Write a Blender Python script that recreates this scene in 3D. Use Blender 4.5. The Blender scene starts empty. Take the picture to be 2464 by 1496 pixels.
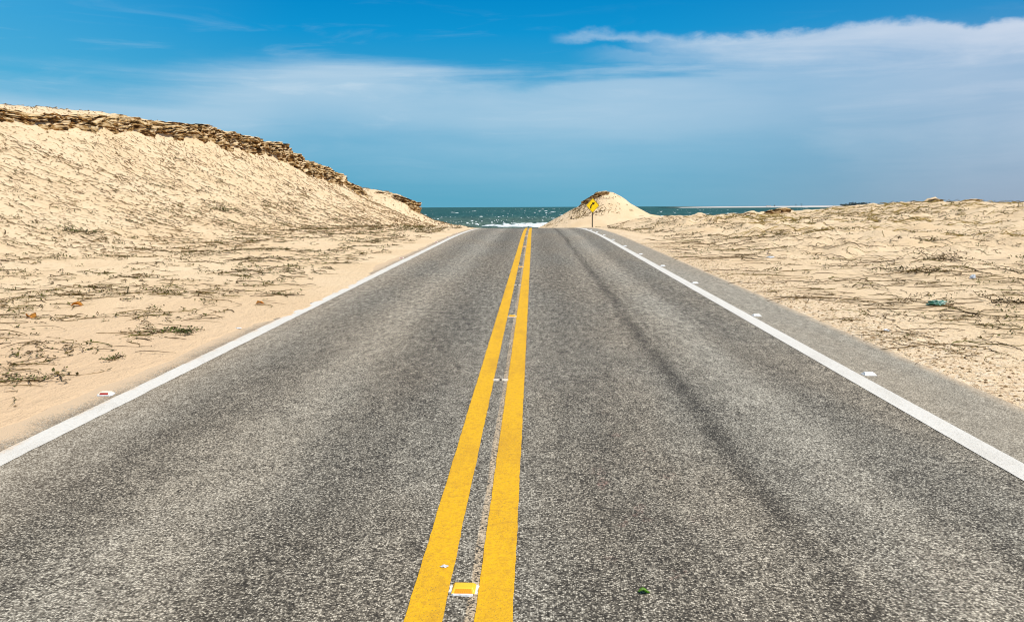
import bpy, bmesh, math, random
import numpy as np
from mathutils import Vector, Matrix

R = math.radians
random.seed(7)
rng = np.random.default_rng(11)
scene = bpy.context.scene
COL = scene.collection

# ------------------------------------------------------------------ camera
EYE = 1.66
cam_d = bpy.data.cameras.new("camera")
cam_d.sensor_width = 36.0
cam_d.lens = 36.0 * 2015 / 2464
cam_d.clip_start = 0.1
cam_d.clip_end = 60000
cam = bpy.data.objects.new("camera", cam_d)
COL.objects.link(cam)
cam.location = (0, 0, EYE)
cam.rotation_mode = 'QUATERNION'
cam.rotation_quaternion = (Matrix.Rotation(R(1.47), 4, 'Z') @ Matrix.Rotation(R(90 - 7.07), 4, 'X')
                           @ Matrix.Rotation(R(-0.25), 4, 'Z')).to_quaternion()
scene.camera = cam

# ------------------------------------------------------------------ light
SUN_EL, SUN_AZ = 60.0, 118.0       # azimuth measured from +Y towards +X
sun_d = bpy.data.lights.new("sun", 'SUN')
sun_d.energy = 4.5
sun_d.angle = R(0.53)
sun_d.color = (1.0, 0.945, 0.84)
sun = bpy.data.objects.new("sun", sun_d)
COL.objects.link(sun)
sdir = Vector((math.sin(R(SUN_AZ)) * math.cos(R(SUN_EL)), math.cos(R(SUN_AZ)) * math.cos(R(SUN_EL)), math.sin(R(SUN_EL))))
sun.rotation_mode = 'QUATERNION'
sun.rotation_quaternion = sdir.to_track_quat('Z', 'Y')
sun.location = sdir * 100

scene.view_settings.view_transform = 'Standard'
scene.view_settings.look = 'None'
scene.view_settings.exposure = 0.16
scene.view_settings.gamma = 1.0
scene.cycles.pixel_filter_type = 'BLACKMAN_HARRIS'
scene.cycles.filter_width = 1.1


# ------------------------------------------------------------------ node helper
class NT:
    def __init__(s, tree):
        s.t = tree
        s.n = tree.nodes
        s.l = tree.links

    def new(s, typ, **kw):
        nd = s.n.new(typ)
        for k, v in kw.items():
            setattr(nd, k, v)
        return nd

    def put(s, sock, v):
        if isinstance(v, bpy.types.NodeSocket):
            s.l.new(v, sock)
        elif v is not None:
            if sock.type == 'RGBA' and len(v) == 3:
                v = (*v, 1)
            sock.default_value = v

    def math(s, op, a, b=None, c=None, clamp=False):
        nd = s.new('ShaderNodeMath', operation=op, use_clamp=clamp)
        s.put(nd.inputs[0], a)
        if b is not None:
            s.put(nd.inputs[1], b)
        if c is not None:
            s.put(nd.inputs[2], c)
        return nd.outputs[0]

    def mix(s, f, a, b, blend='MIX'):
        nd = s.new('ShaderNodeMix', data_type='RGBA', blend_type=blend)
        s.put(nd.inputs[0], f)
        s.put(nd.inputs[6], a)
        s.put(nd.inputs[7], b)
        return nd.outputs[2]

    def ss(s, x, lo, hi, a=0.0, b=1.0):
        nd = s.new('ShaderNodeMapRange', interpolation_type='SMOOTHSTEP')
        s.put(nd.inputs[0], x)
        for i, v in enumerate((lo, hi, a, b)):
            s.put(nd.inputs[1 + i], v)
        return nd.outputs[0]

    def lin(s, x, lo, hi, a=0.0, b=1.0):
        nd = s.new('ShaderNodeMapRange', clamp=True)
        s.put(nd.inputs[0], x)
        for i, v in enumerate((lo, hi, a, b)):
            s.put(nd.inputs[1 + i], v)
        return nd.outputs[0]

    def ramp(s, x, stops):
        nd = s.new('ShaderNodeValToRGB')
        e = nd.color_ramp.elements
        while len(e) < len(stops):
            e.new(0.5)
        for el, (p, c) in zip(e, stops):
            el.position = p
            el.color = (*c, 1) if len(c) == 3 else c
        s.put(nd.inputs[0], x)
        return nd.outputs[0]

    def curve(s, x, lo, hi, pts):
        """piecewise curve of x: pts (x, value); values 0..1"""
        nd = s.new('ShaderNodeFloatCurve')
        c = nd.mapping.curves[0]
        P = [((p - lo) / (hi - lo), v) for p, v in pts]
        c.points[0].location = P[0]
        c.points[1].location = P[-1]
        for p in P[1:-1]:
            c.points.new(*p)
        nd.mapping.update()
        s.put(nd.inputs[1], s.lin(x, lo, hi))
        return nd.outputs[0]

    def comb(s, x, y, z=0.0):
        nd = s.new('ShaderNodeCombineXYZ')
        s.put(nd.inputs[0], x)
        s.put(nd.inputs[1], y)
        s.put(nd.inputs[2], z)
        return nd.outputs[0]

    def map(s, v, scale=(1, 1, 1), loc=(0, 0, 0), rot=(0, 0, 0)):
        nd = s.new('ShaderNodeMapping')
        s.put(nd.inputs[0], v)
        nd.inputs[1].default_value = loc
        nd.inputs[2].default_value = rot
        nd.inputs[3].default_value = scale
        return nd.outputs[0]

    def noise(s, v, scale, detail=4.0, rough=0.5, dist=0.0, lac=2.0):
        nd = s.new('ShaderNodeTexNoise')
        s.put(nd.inputs['Vector'], v)
        nd.inputs['Scale'].default_value = scale
        nd.inputs['Detail'].default_value = detail
        nd.inputs['Roughness'].default_value = rough
        nd.inputs['Lacunarity'].default_value = lac
        nd.inputs['Distortion'].default_value = dist
        return nd.outputs[0]

    def vor(s, v, scale, feature='F1', out='Distance', rand=1.0):
        nd = s.new('ShaderNodeTexVoronoi', feature=feature)
        s.put(nd.inputs['Vector'], v)
        nd.inputs['Scale'].default_value = scale
        nd.inputs['Randomness'].default_value = rand
        return nd.outputs[out]

    def sep(s, v):
        nd = s.new('ShaderNodeSeparateXYZ')
        s.put(nd.inputs[0], v)
        return nd.outputs[0], nd.outputs[1], nd.outputs[2]

    def bump(s, h, strength, dist, prev=None):
        nd = s.new('ShaderNodeBump')
        nd.inputs['Strength'].default_value = strength
        nd.inputs['Distance'].default_value = dist
        s.put(nd.inputs['Height'], h)
        if prev is not None:
            s.l.new(prev, nd.inputs['Normal'])
        return nd.outputs[0]


def mat(name, rough=0.9, spec=0.2):
    m = bpy.data.materials.new(name)
    m.use_nodes = True
    t = NT(m.node_tree)
    b = m.node_tree.nodes['Principled BSDF']
    b.inputs['Roughness'].default_value = rough
    b.inputs['Specular IOR Level'].default_value = spec
    return m, t, b


def obj_co(t):
    return t.new('ShaderNodeTexCoord').outputs['Object']


# ------------------------------------------------------------------ world (sky)
world = bpy.data.worlds.new("World")
scene.world = world
world.use_nodes = True
wt = NT(world.node_tree)
bg = world.node_tree.nodes['Background']
sky = wt.new('ShaderNodeTexSky', sky_type='NISHITA')
sky.sun_disc = False
sky.sun_elevation = R(SUN_EL)
sky.sun_rotation = R(SUN_AZ)
sky.altitude = 0
sky.air_density = 1.0
sky.dust_density = 0.6
sky.ozone_density = 1.6
bg.inputs['Strength'].default_value = 0.10
dirv = wt.new('ShaderNodeTexCoord').outputs['Generated']
dx, dy, dz = wt.sep(dirv)
el = wt.math('ARCSINE', dz)
az = wt.math('ARCTAN2', dx, dy)


def S(r, g, b, k=8.7):            # display value -> radiance divided by the background strength
    f = lambda c: ((c / 255 + 0.055) / 1.055) ** 2.4 if c > 10 else c / 255 / 12.92
    return (f(r) * k, f(g) * k, f(b) * k)


e01 = wt.lin(el, 0.0, 0.30)
clear = wt.ramp(e01, [(0.0, S(98, 172, 200)), (0.22, S(88, 172, 208)), (0.45, S(60, 165, 212)),
                      (0.66, S(16, 150, 212)), (0.84, S(0, 134, 202)), (1.0, S(0, 122, 194))])
azr = wt.ss(az, 0.05, 0.60)
clear_r = wt.ramp(e01, [(0.0, S(150, 168, 190)), (0.22, S(134, 172, 202)), (0.45, S(108, 164, 206)),
                        (0.66, S(50, 146, 205)), (0.84, S(18, 132, 198)), (1.0, S(0, 122, 192))])
clear = wt.mix(azr, clear, clear_r)
azl = wt.ss(az, -0.25, -0.62)
clear = wt.mix(wt.math('MULTIPLY', azl, 0.30), clear, S(110, 200, 235))
azd = wt.math('SUBTRACT', az, wt.math('MULTIPLY', el, 0.0))
# cloud noises in direction space
cv = wt.comb(az, el, 0.0)
n_w = wt.noise(wt.map(cv, (3.2, 16, 1), (3.1, 0.7, 0), (0, 0, R(-1.5))), 1.0, 7, 0.55, 0.5)
n_b = wt.noise(wt.map(cv, (22, 40, 1), (1.0, 2.0, 0)), 1.0, 6, 0.6, 0.2)
n_l = wt.noise(wt.map(cv, (2.0, 7, 1), (7.0, 0.4, 0)), 1.0, 4, 0.5, 0.3)
n_f = wt.noise(wt.map(cv, (7, 46, 1), (2.0, 9.4, 0), (0, 0, R(2))), 1.0, 6, 0.6, 0.8)


def cen(n, k):
    return wt.math('MULTIPLY', wt.math('SUBTRACT', n, 0.5), k)


n_s0 = wt.noise(wt.map(cv, (3.0, 30, 1), (1.1, 5.7, 0), (0, 0, R(-4))), 1.0, 6, 0.6, 0.6)
# bank on the right, crisp billowing upper edge
eA = wt.curve(az, -0.7, 0.7, [(-0.7, 0.66), (0.02, 0.664), (0.08, 0.668), (0.132, 0.650), (0.197, 0.634), (0.264, 0.628), (0.312, 0.632),
                              (0.354, 0.645), (0.41, 0.640), (0.449, 0.615), (0.466, 0.600), (0.486, 0.612), (0.52, 0.600), (0.7, 0.56)])
eA = wt.math('MULTIPLY', eA, 0.30)
dA = wt.math('SUBTRACT', wt.math('ADD', eA, wt.math('ADD', cen(n_b, 0.024), cen(n_w, 0.010))), el)
aA = wt.ss(dA, -0.002, wt.lin(az, 0.1, 0.45, 0.012, 0.007))
fallA = wt.curve(dA, 0.0, 0.20, [(0, 0.80), (0.012, 0.80), (0.028, 0.66), (0.045, 0.46), (0.08, 0.38), (0.11, 0.30), (0.15, 0.16), (0.20, 0.03)])
cutA = wt.ss(wt.math('ADD', wt.math('ADD', az, wt.math('MULTIPLY', dA, -1.2)), cen(n_w, 0.22)), 0.07, 0.22)
strip1 = wt.math('MULTIPLY', wt.ss(dA, 0.016, 0.006), wt.math('MULTIPLY', wt.ss(az, 0.015, 0.05), 0.75))
strip2 = wt.math('MULTIPLY', wt.math('MULTIPLY', wt.ss(dA, 0.018, 0.026), wt.ss(dA, 0.045, 0.030)), wt.math('MULTIPLY', wt.ss(az, 0.03, 0.16), 0.6))
gA = wt.math('MULTIPLY', wt.math('MULTIPLY', aA, fallA), wt.math('MAXIMUM', cutA, wt.math('MAXIMUM', strip1, strip2)))
gA = wt.math('MULTIPLY', gA, wt.lin(n_s0, 0.32, 0.66, 0.62, 1.15))
# milky veil in the middle
eB = wt.curve(az, -0.7, 0.7, [(-0.7, 0.47), (-0.563, 0.47), (-0.5, 0.465), (-0.437, 0.47), (-0.399, 0.49), (-0.32, 0.535), (-0.253, 0.585),
                              (-0.183, 0.575), (-0.136, 0.56), (-0.064, 0.53), (0.023, 0.505), (0.104, 0.51), (0.175, 0.52), (0.243, 0.53), (0.7, 0.50)])
eB = wt.math('MULTIPLY', eB, 0.30)
n_s = wt.noise(wt.map(cv, (2.6, 26, 1), (5.1, 3.7, 0), (0, 0, R(9))), 1.0, 6, 0.55, 0.4)
dB = wt.math('SUBTRACT', wt.math('ADD', eB, wt.math('ADD', cen(n_s, 0.09), cen(n_b, 0.010))), el)
aB = wt.ss(dB, -0.012, wt.lin(az, -0.35, 0.05, 0.050, 0.012))
fallB = wt.curve(dB, 0.0, 0.16, [(0, 0.66), (0.02, 0.72), (0.05, 0.68), (0.07, 0.50), (0.09, 0.32), (0.12, 0.14), (0.16, 0.0)])
ampB = wt.curve(az, -0.7, 0.7, [(-0.7, 0.80), (-0.5, 0.82), (-0.42, 0.88), (-0.3, 0.98), (-0.1, 1.0), (0.2, 0.85), (0.35, 0.6), (0.7, 0.5)])
gB = wt.math('MULTIPLY', wt.math('MULTIPLY', aB, fallB), ampB)
gB = wt.math('MULTIPLY', gB, wt.lin(wt.math('ADD', wt.math('MULTIPLY', n_l, 0.5), wt.math('MULTIPLY', n_s, 0.5)), 0.36, 0.62, 0.62, 1.12))
# loose wisps
gC = wt.math('MULTIPLY', wt.ss(n_f, 0.50, 0.78), wt.curve(el, 0.0, 0.30, [(0, 0.0), (0.03, 0.14), (0.08, 0.25), (0.15, 0.55), (0.19, 0.40), (0.23, 0.10), (0.30, 0.10)]))
gC = wt.math('MULTIPLY', gC, wt.lin(az, -0.05, 0.12, 1.0, 0.25))
cov = wt.math('ADD', wt.math('MAXIMUM', gA, gB), wt.math('MULTIPLY', gC, 0.36), clamp=True)
ccol = wt.mix(wt.ss(az, -0.1, 0.6), S(200, 222, 238), S(226, 232, 244))
graded = wt.mix(cov, clear, ccol)
up = wt.ss(el, 0.30, 0.60)
wcol = wt.mix(up, graded, sky.outputs[0])
wt.l.new(wcol, bg.inputs['Color'])


# ------------------------------------------------------------------ numpy noise
def _h(ix, iy, seed):
    h = (ix.astype(np.int64) * 374761393 + iy.astype(np.int64) * 668265263 + seed * 974634777) & 0xffffffff
    h = ((h ^ (h >> 13)) * 1274126177) & 0xffffffff
    h = (h ^ (h >> 16)) & 0xffffffff
    return h / 4294967295.0


def vnoise(x, y, seed=0):
    x = np.asarray(x, float)
    y = np.asarray(y, float)
    ix, iy = np.floor(x), np.floor(y)
    fx, fy = x - ix, y - iy
    ux, uy = fx * fx * fx * (fx * (fx * 6 - 15) + 10), fy * fy * fy * (fy * (fy * 6 - 15) + 10)

    def gr(a, b):
        ang = _h(ix + a, iy + b, seed) * 2 * np.pi
        return np.cos(ang) * (fx - a) + np.sin(ang) * (fy - b)
    n0 = gr(0, 0) * (1 - ux) + gr(1, 0) * ux
    n1 = gr(0, 1) * (1 - ux) + gr(1, 1) * ux
    return (n0 * (1 - uy) + n1 * uy) * 1.4


def fbm(x, y, oct=4, seed=0, rough=0.5):
    a, s, t = 1.0, 0.0, 0.0
    for i in range(oct):
        s = s + a * vnoise(x * 2 ** i + 17.3 * i, y * 2 ** i - 9.1 * i, seed + i)
        t += a
        a *= rough
    return s / t


def sstep(x, lo, hi):
    t = np.clip((x - lo) / (hi - lo), 0, 1)
    return t * t * (3 - 2 * t)


# ------------------------------------------------------------------ terrain functions
SEA = -4.0
G, Y1, KK, UMAX = 0.0111, 33.0, 0.00068, 58.0


def zroad(y):
    y = np.asarray(y, float)
    u = np.clip(y - Y1, 0, UMAX)
    z = G * np.minimum(y, Y1 + UMAX) - KK * u * u
    sl = G - 2 * KK * UMAX
    z = z + np.maximum(y - Y1 - UMAX, 0) * sl
    return np.maximum(z, SEA - 2)


def xroad(y):
    u = np.maximum(np.asarray(y, float) - 66, 0)
    return np.minimum(u * u / 300.0, 12)


def left_edge(y):
    """x where the drifted sand stops on the left"""
    e = -3.78 + 0.10 * fbm(y / 2.3, y * 0 + 3, 3, 5) * 1.6 + 0.05 * fbm(y / 0.5, y * 0 + 8, 2, 6)
    e = e + (0.27 + 0.22 * fbm(y / 0.45, y * 0 + 5, 3, 7)) * sstep(y, 10.5, 12.0) * (1 - sstep(y, 17, 20))
    e = e - 0.10 * sstep(y, 3, 6) * (1 - sstep(y, 7, 10)) - 0.15 * (sstep(y, 19, 21) * (1 - sstep(y, 23, 26)))
    return e


TY = [-60, 0, 20, 42, 50, 58, 68, 76, 88, 91, 95, 100]
TXR = [27, 27, 27, 26.7, 25.9, 23.4, 21.7, 20.9, 18.9, 19.2, 20, 21]
TZR = [5.2, 6.0, 6.5, 6.85, 7.35, 7.25, 6.55, 5.5, 3.45, 2.7, 2.0, 1.5]
TXF = [11, 11, 11.5, 11.5, 11.0, 10.3, 9.0, 8.3, 7.2, 7.0, 7, 7]


def ground_z(x, y, detail=True):
    x = np.asarray(x, float)
    y = np.asarray(y, float)
    zr = zroad(y)
    xc = xroad(y)
    xs = x - xc
    # ---- left
    dl = np.maximum(-xs - 3.7, 0)
    xr = np.interp(y, TY, TXR) + 0.9 * fbm(y / 7, y * 0 + 2.0, 3, 21)
    zt = np.interp(y, TY, TZR)
    xf = np.interp(y, TY, TXF)
    t = (-x - xf) / (xr - xf)
    tc = np.clip(t, 0, 1)
    Sx = np.where(tc < 0.88, 0.80 * (tc / 0.88) ** 1.45, 0)
    cf = np.interp(y, [48, 62], [0.885, 0.95])
    Sx = np.where(tc >= 0.88, 0.80 + (cf - 0.80) * sstep(tc, 0.88, 0.915) + (1 - cf) * np.clip((tc - 0.915) / 0.085, 0, 1) ** 0.8, Sx)
    Sx = Sx - 0.10 * np.clip(t - 1, 0, 3)
    zl = zr + 0.012 * dl + 0.02 * np.minimum(dl, 3)
    zl = zl + (zt - zl) * Sx
    # second hill further on
    h2x = [-60, -26, -21, -19.9, -17.3, -15.4, -14.7, -14.45, -13.9, -11.8, -9.7, -6.9, -4]
    h2z = [1.0, 2.4, 3.75, 3.95, 3.5, 2.70, 2.25, 1.55, 1.15, 0.10, -0.4, -0.85, -2.0]
    z2 = np.interp(x * 100 / np.maximum(y, 100) + 0.25 * fbm(y / 3, x / 3, 2, 8), h2x, h2z)
    w2 = sstep(y, 93, 99.5) * (1 - sstep(y, 101, 116))
    zl = np.where(y > 88, zl * (1 - w2) + np.maximum(z2 * 1.0, SEA - 1) * w2, zl)
    zl = np.where(y > 118, np.minimum(zl, zl - (y - 118) * 0.10), zl)
    # ---- right
    dr = np.maximum(xs - 3.87, 0)
    q = -0.10 * sstep(x, 15, 22) + np.interp(x, [3.9, 5, 6.5, 8.5, 11, 14, 18, 21, 23, 27, 31, 35, 60, 200],
                  [0.12, 0.22, 0.42, 0.90, 1.02, 1.05, 1.10, 1.32, 1.72, 2.02, 1.95, 1.9, 2.6, 3.5])
    w = sstep(y, 6, 62)
    zR = zr + 0.03 * np.minimum(dr, 4) * (1 - w) + 0.010 * np.maximum(dr - 3, 0) * (1 - w) + (q - zr) * w * sstep(dr, 0.0, 3.0)
    back = np.maximum(y - 61, 0)
    zR = np.where(y > 61, q - back * 0.022 - 0.0007 * back * back - (zr * 0), zR)
    zR = np.where((y > 61) & (dr < 3), zr + 0.03 * dr + (zR - zr - 0.03 * dr) * sstep(dr, 0, 3), zR)
    for (bx, by, bz, br) in ((14.6, 75, 1.10, 1.5), (19.4, 76, 1.26, 2.4), (17.8, 75, 0.98, 2.0), (22.9, 78, 1.56, 2.7), (21.2, 78, 1.2, 2.4),
                             (30.7, 66, 2.28, 1.2), (33.2, 66, 2.16, 1.5)):
        d = np.hypot(x - bx, (y - by) * 0.8)
        cone = bz - 0.75 * np.maximum(d - 0.25, 0) * (1.2 / max(br, 1))
        zR = np.where(y > 61, np.maximum(zR, cone), zR)
    # ---- mound behind the sign
    mx, my = 10.1, 118.0
    ddx, ddy = x - mx, y - my
    r = np.hypot(ddx, ddy)
    pl = np.interp(r, [0, 1.3, 2.25, 4.0, 5.6, 8.8, 12, 20], [3.85, 3.65, 2.9, 1.6, 0.78, -0.97, -2.4, -5])
    pr = np.interp(r, [0, 1.0, 2.2, 3.4, 4.6, 6.1, 8.1, 14, 24], [3.85, 3.6, 3.0, 2.1, 1.4, 0.6, 0.2, -1.5, -5])
    c = 0.5 + 0.5 * ddx / np.maximum(r, 0.01)
    zm = pl * (1 - c) + pr * c
    # ---- blend
    road = np.abs(xs) < 3.85
    le = left_edge(y) if detail else -3.78
    z = np.where(xs < 0, zl, zR)
    if detail:
        # hummocks, ripples
        hum = fbm(x / 2.4 + 5, y / 2.1, 4, 31)
        hr = np.abs(fbm(x / 1.3, y / 1.0 + 4, 3, 41))
        far = sstep(dr, 0.6, 5.0) * sstep(y, 9, 26)
        z = z + np.where(xs > 0, far * (0.36 * hum + 0.34 * hr - 0.16) + 0.012 * fbm(x * 4, y * 4, 2, 3) * sstep(dr, 0, 0.5), 0)
        fl = sstep(dl, 0.4, 4.0)
        ta = sstep(t, 0.05, 0.5)
        z = z + np.where(xs < 0, fl * (0.16 * hum * (1 - 0.4 * ta) + 0.05 * hr) + 0.09 * ta * fbm(x * 1.1, y * 0.9, 4, 61)
                         + 0.10 * ta * fbm(y * 0.9, x * 0.25, 3, 62), 0)
        z = z + 0.13 * sstep(t, 0.86, 0.92) * fbm(x * 0.9, y * 0.8, 4, 71)
    # road trench
    a = np.where(xs < 0, (le - xs) * 1.0, (xs - 3.86) * 1.0)
    side = np.where(xs < 0, 0.006 + (le - xs) * 0.035, 0.006 + (xs - 3.86) * 0.10)
    cap = zr + side
    if detail:
        side = side + 0.0
    k = sstep(a, 0.0, 0.9)
    z = np.where(a > 0, cap * (1 - k) + z * k, zr - 0.05 * np.clip(-a / 0.12, 0, 1) + 0.004 - 0.004)
    z = np.where((a <= 0), np.where(a > -0.12, zr + 0.006 + a * 0.12 * 3.0, zr - 0.06), z)
    zm2 = zm + (0.10 * fbm(x * 0.9, y * 0.9, 3, 81) if detail else 0)
    z = np.where(y > 84, np.maximum(z, zm2), z)
    # beach into the sea
    z = np.where(y > 130, z - (y - 130) * 0.12, z)
    return np.maximum(z, SEA - 6)


def gz(x, y):
    return float(ground_z(np.array([x]), np.array([y]))[0])


# ------------------------------------------------------------------ mesh helpers
def link(name, me, m=None, parent=None):
    ob = bpy.data.objects.new(name, me)
    COL.objects.link(ob)
    if m is not None:
        me.materials.append(m)
    if parent is not None:
        ob.parent = parent
    return ob


def mesh_np(name, V, F, m=None, parent=None, smooth=False):
    V = np.ascontiguousarray(V, dtype=np.float32)
    F = np.ascontiguousarray(F, dtype=np.int32)
    me = bpy.data.meshes.new(name)
    nv, nf, k = len(V), len(F), F.shape[1]
    me.vertices.add(nv)
    me.vertices.foreach_set('co', V.ravel())
    me.loops.add(nf * k)
    me.loops.foreach_set('vertex_index', F.ravel())
    me.polygons.add(nf)
    me.polygons.foreach_set('loop_start', np.arange(0, nf * k, k, dtype=np.int32))
    me.polygons.foreach_set('loop_total', np.full(nf, k, dtype=np.int32))
    me.polygons.foreach_set('use_smooth', np.full(nf, smooth))
    me.update(calc_edges=True)
    me.validate()
    return link(name, me, m, parent)


def grid_faces(nr, nc):
    i = np.arange(nr - 1)[:, None] * nc + np.arange(nc - 1)[None, :]
    return np.stack([i, i + 1, i + nc + 1, i + nc], -1).reshape(-1, 4)


def tag(o, label=None, cat=None, group=None, kind=None):
    if label:
        o['label'] = label
    if cat:
        o['category'] = cat
    if group:
        o['group'] = group
    if kind:
        o['kind'] = kind
    return o


def struct(o, label=None):
    o['kind'] = 'structure'
    if label:
        o['label'] = label
    return o


def empty(name, loc, rz=0.0):
    o = bpy.data.objects.new(name, None)
    COL.objects.link(o)
    o.location = loc
    o.rotation_euler = (0, 0, rz)
    o.empty_display_size = 0.2
    return o


def bm_obj(name, bm, m=None, parent=None, smooth=False):
    me = bpy.data.meshes.new(name)
    bm.to_mesh(me)
    bm.free()
    for p in me.polygons:
        p.use_smooth = smooth
    return link(name, me, m, parent)


# ------------------------------------------------------------------ materials
def sand_material():
    m, t, b = mat("sand", 0.95, 0.1)
    co = obj_co(t)
    x, y, z = t.sep(co)
    n1 = t.noise(co, 0.35, 5, 0.55)
    n2 = t.noise(co, 3.0, 6, 0.65)
    n3 = t.noise(co, 45.0, 4, 0.7)
    c = t.mix(t.ss(n1, 0.35, 0.65), (0.690, 0.520, 0.325), (0.745, 0.580, 0.382))
    c = t.mix(t.ss(n2, 0.45, 0.75, 0, 0.30), c, (0.58, 0.44, 0.295))
    # damper, pinker drift close to the road on the left
    nearl = t.math('MULTIPLY', t.ss(x, -9.0, -4.6), t.ss(y, 20, 6))
    nearl = t.math('MULTIPLY', nearl, t.ss(x, -1.0, -2.5))
    c = t.mix(t.math('MULTIPLY', nearl, 0.75), c, (0.62, 0.435, 0.27))
    # grain
    c = t.mix(t.ss(n3, 0.3, 0.75, 0.0, 0.22), c, (0.42, 0.30, 0.19))
    # brown grit on the slopes and flats, drawn out down the slope
    vs = t.vor(t.map(co, (1.0, 0.55, 1.6), (0, 0, 0), (0, 0, R(12))), 2.6)
    g1 = t.math('MULTIPLY', t.ss(vs, 0.20, 0.10), t.ss(t.noise(co, 0.8, 4, 0.6), 0.38, 0.54))
    vt = t.vor(t.map(co, (1.0, 0.40, 1.6), (3, 0, 0), (0, 0, R(20))), 5.5)
    g2 = t.math('MULTIPLY', t.ss(vt, 0.26, 0.14), t.ss(t.noise(co, 1.3, 4, 0.6), 0.36, 0.52))
    gn = t.noise(t.map(co, (0.6, 1.2, 2.0), (0, 0, 0), (0, 0, R(-14))), 3.4, 5, 0.75)
    slope = t.math('MULTIPLY', t.ss(x, -9.0, -13), 1.0)
    c = t.mix(t.math('MULTIPLY', t.math('MULTIPLY', g1, slope), 0.85), c, (0.17, 0.105, 0.05))
    c = t.mix(t.math('MULTIPLY', t.math('MULTIPLY', g2, slope), 0.70), c, (0.25, 0.16, 0.08))
    c = t.mix(t.math('MULTIPLY', t.ss(gn, 0.52, 0.68), t.math('MULTIPLY', slope, 0.55)), c, (0.36, 0.26, 0.155))
    # shelly gravel along the right verge
    ver = t.math('MULTIPLY', t.ss(x, 5.6, 4.1), t.ss(x, 2.0, 3.0))
    vg = t.vor(co, 26.0, out='Color')
    vgx = t.sep(vg)[0]
    c = t.mix(t.math('MULTIPLY', ver, t.ss(vgx, 0.55, 1.0, 0, 0.7)), c, (0.80, 0.68, 0.52))
    c = t.mix(t.math('MULTIPLY', ver, t.ss(vgx, 0.30, 0.0, 0, 0.55)), c, (0.34, 0.20, 0.11))
    t.put(b.inputs['Base Color'], c)
    # wind ripples
    wv = t.new('ShaderNodeTexWave', wave_type='BANDS', bands_direction='Y')
    t.put(wv.inputs['Vector'], t.map(co, (0.18, 1, 1), (0, 0, 0), (0, 0, R(9))))
    wv.inputs['Scale'].default_value = 2.6
    wv.inputs['Distortion'].default_value = 3.0
    wv.inputs['Detail'].default_value = 3
    wv.inputs['Detail Scale'].default_value = 1.3
    rip = t.math('MULTIPLY', wv.outputs[1], t.ss(t.noise(co, 0.5, 3, 0.5), 0.40, 0.62))
    bn = t.bump(rip, 0.32, 0.012)
    bn = t.bump(n2, 0.35, 0.06, bn)
    bn = t.bump(n3, 0.30, 0.008, bn)
    bn = t.bump(t.noise(t.map(co, (1, 0.4, 1), (0, 0, 0), (0, 0, R(32))), 7.0, 5, 0.75), 0.8, 0.09, bn)
    t.put(b.inputs['Normal'], bn)
    return m


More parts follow.
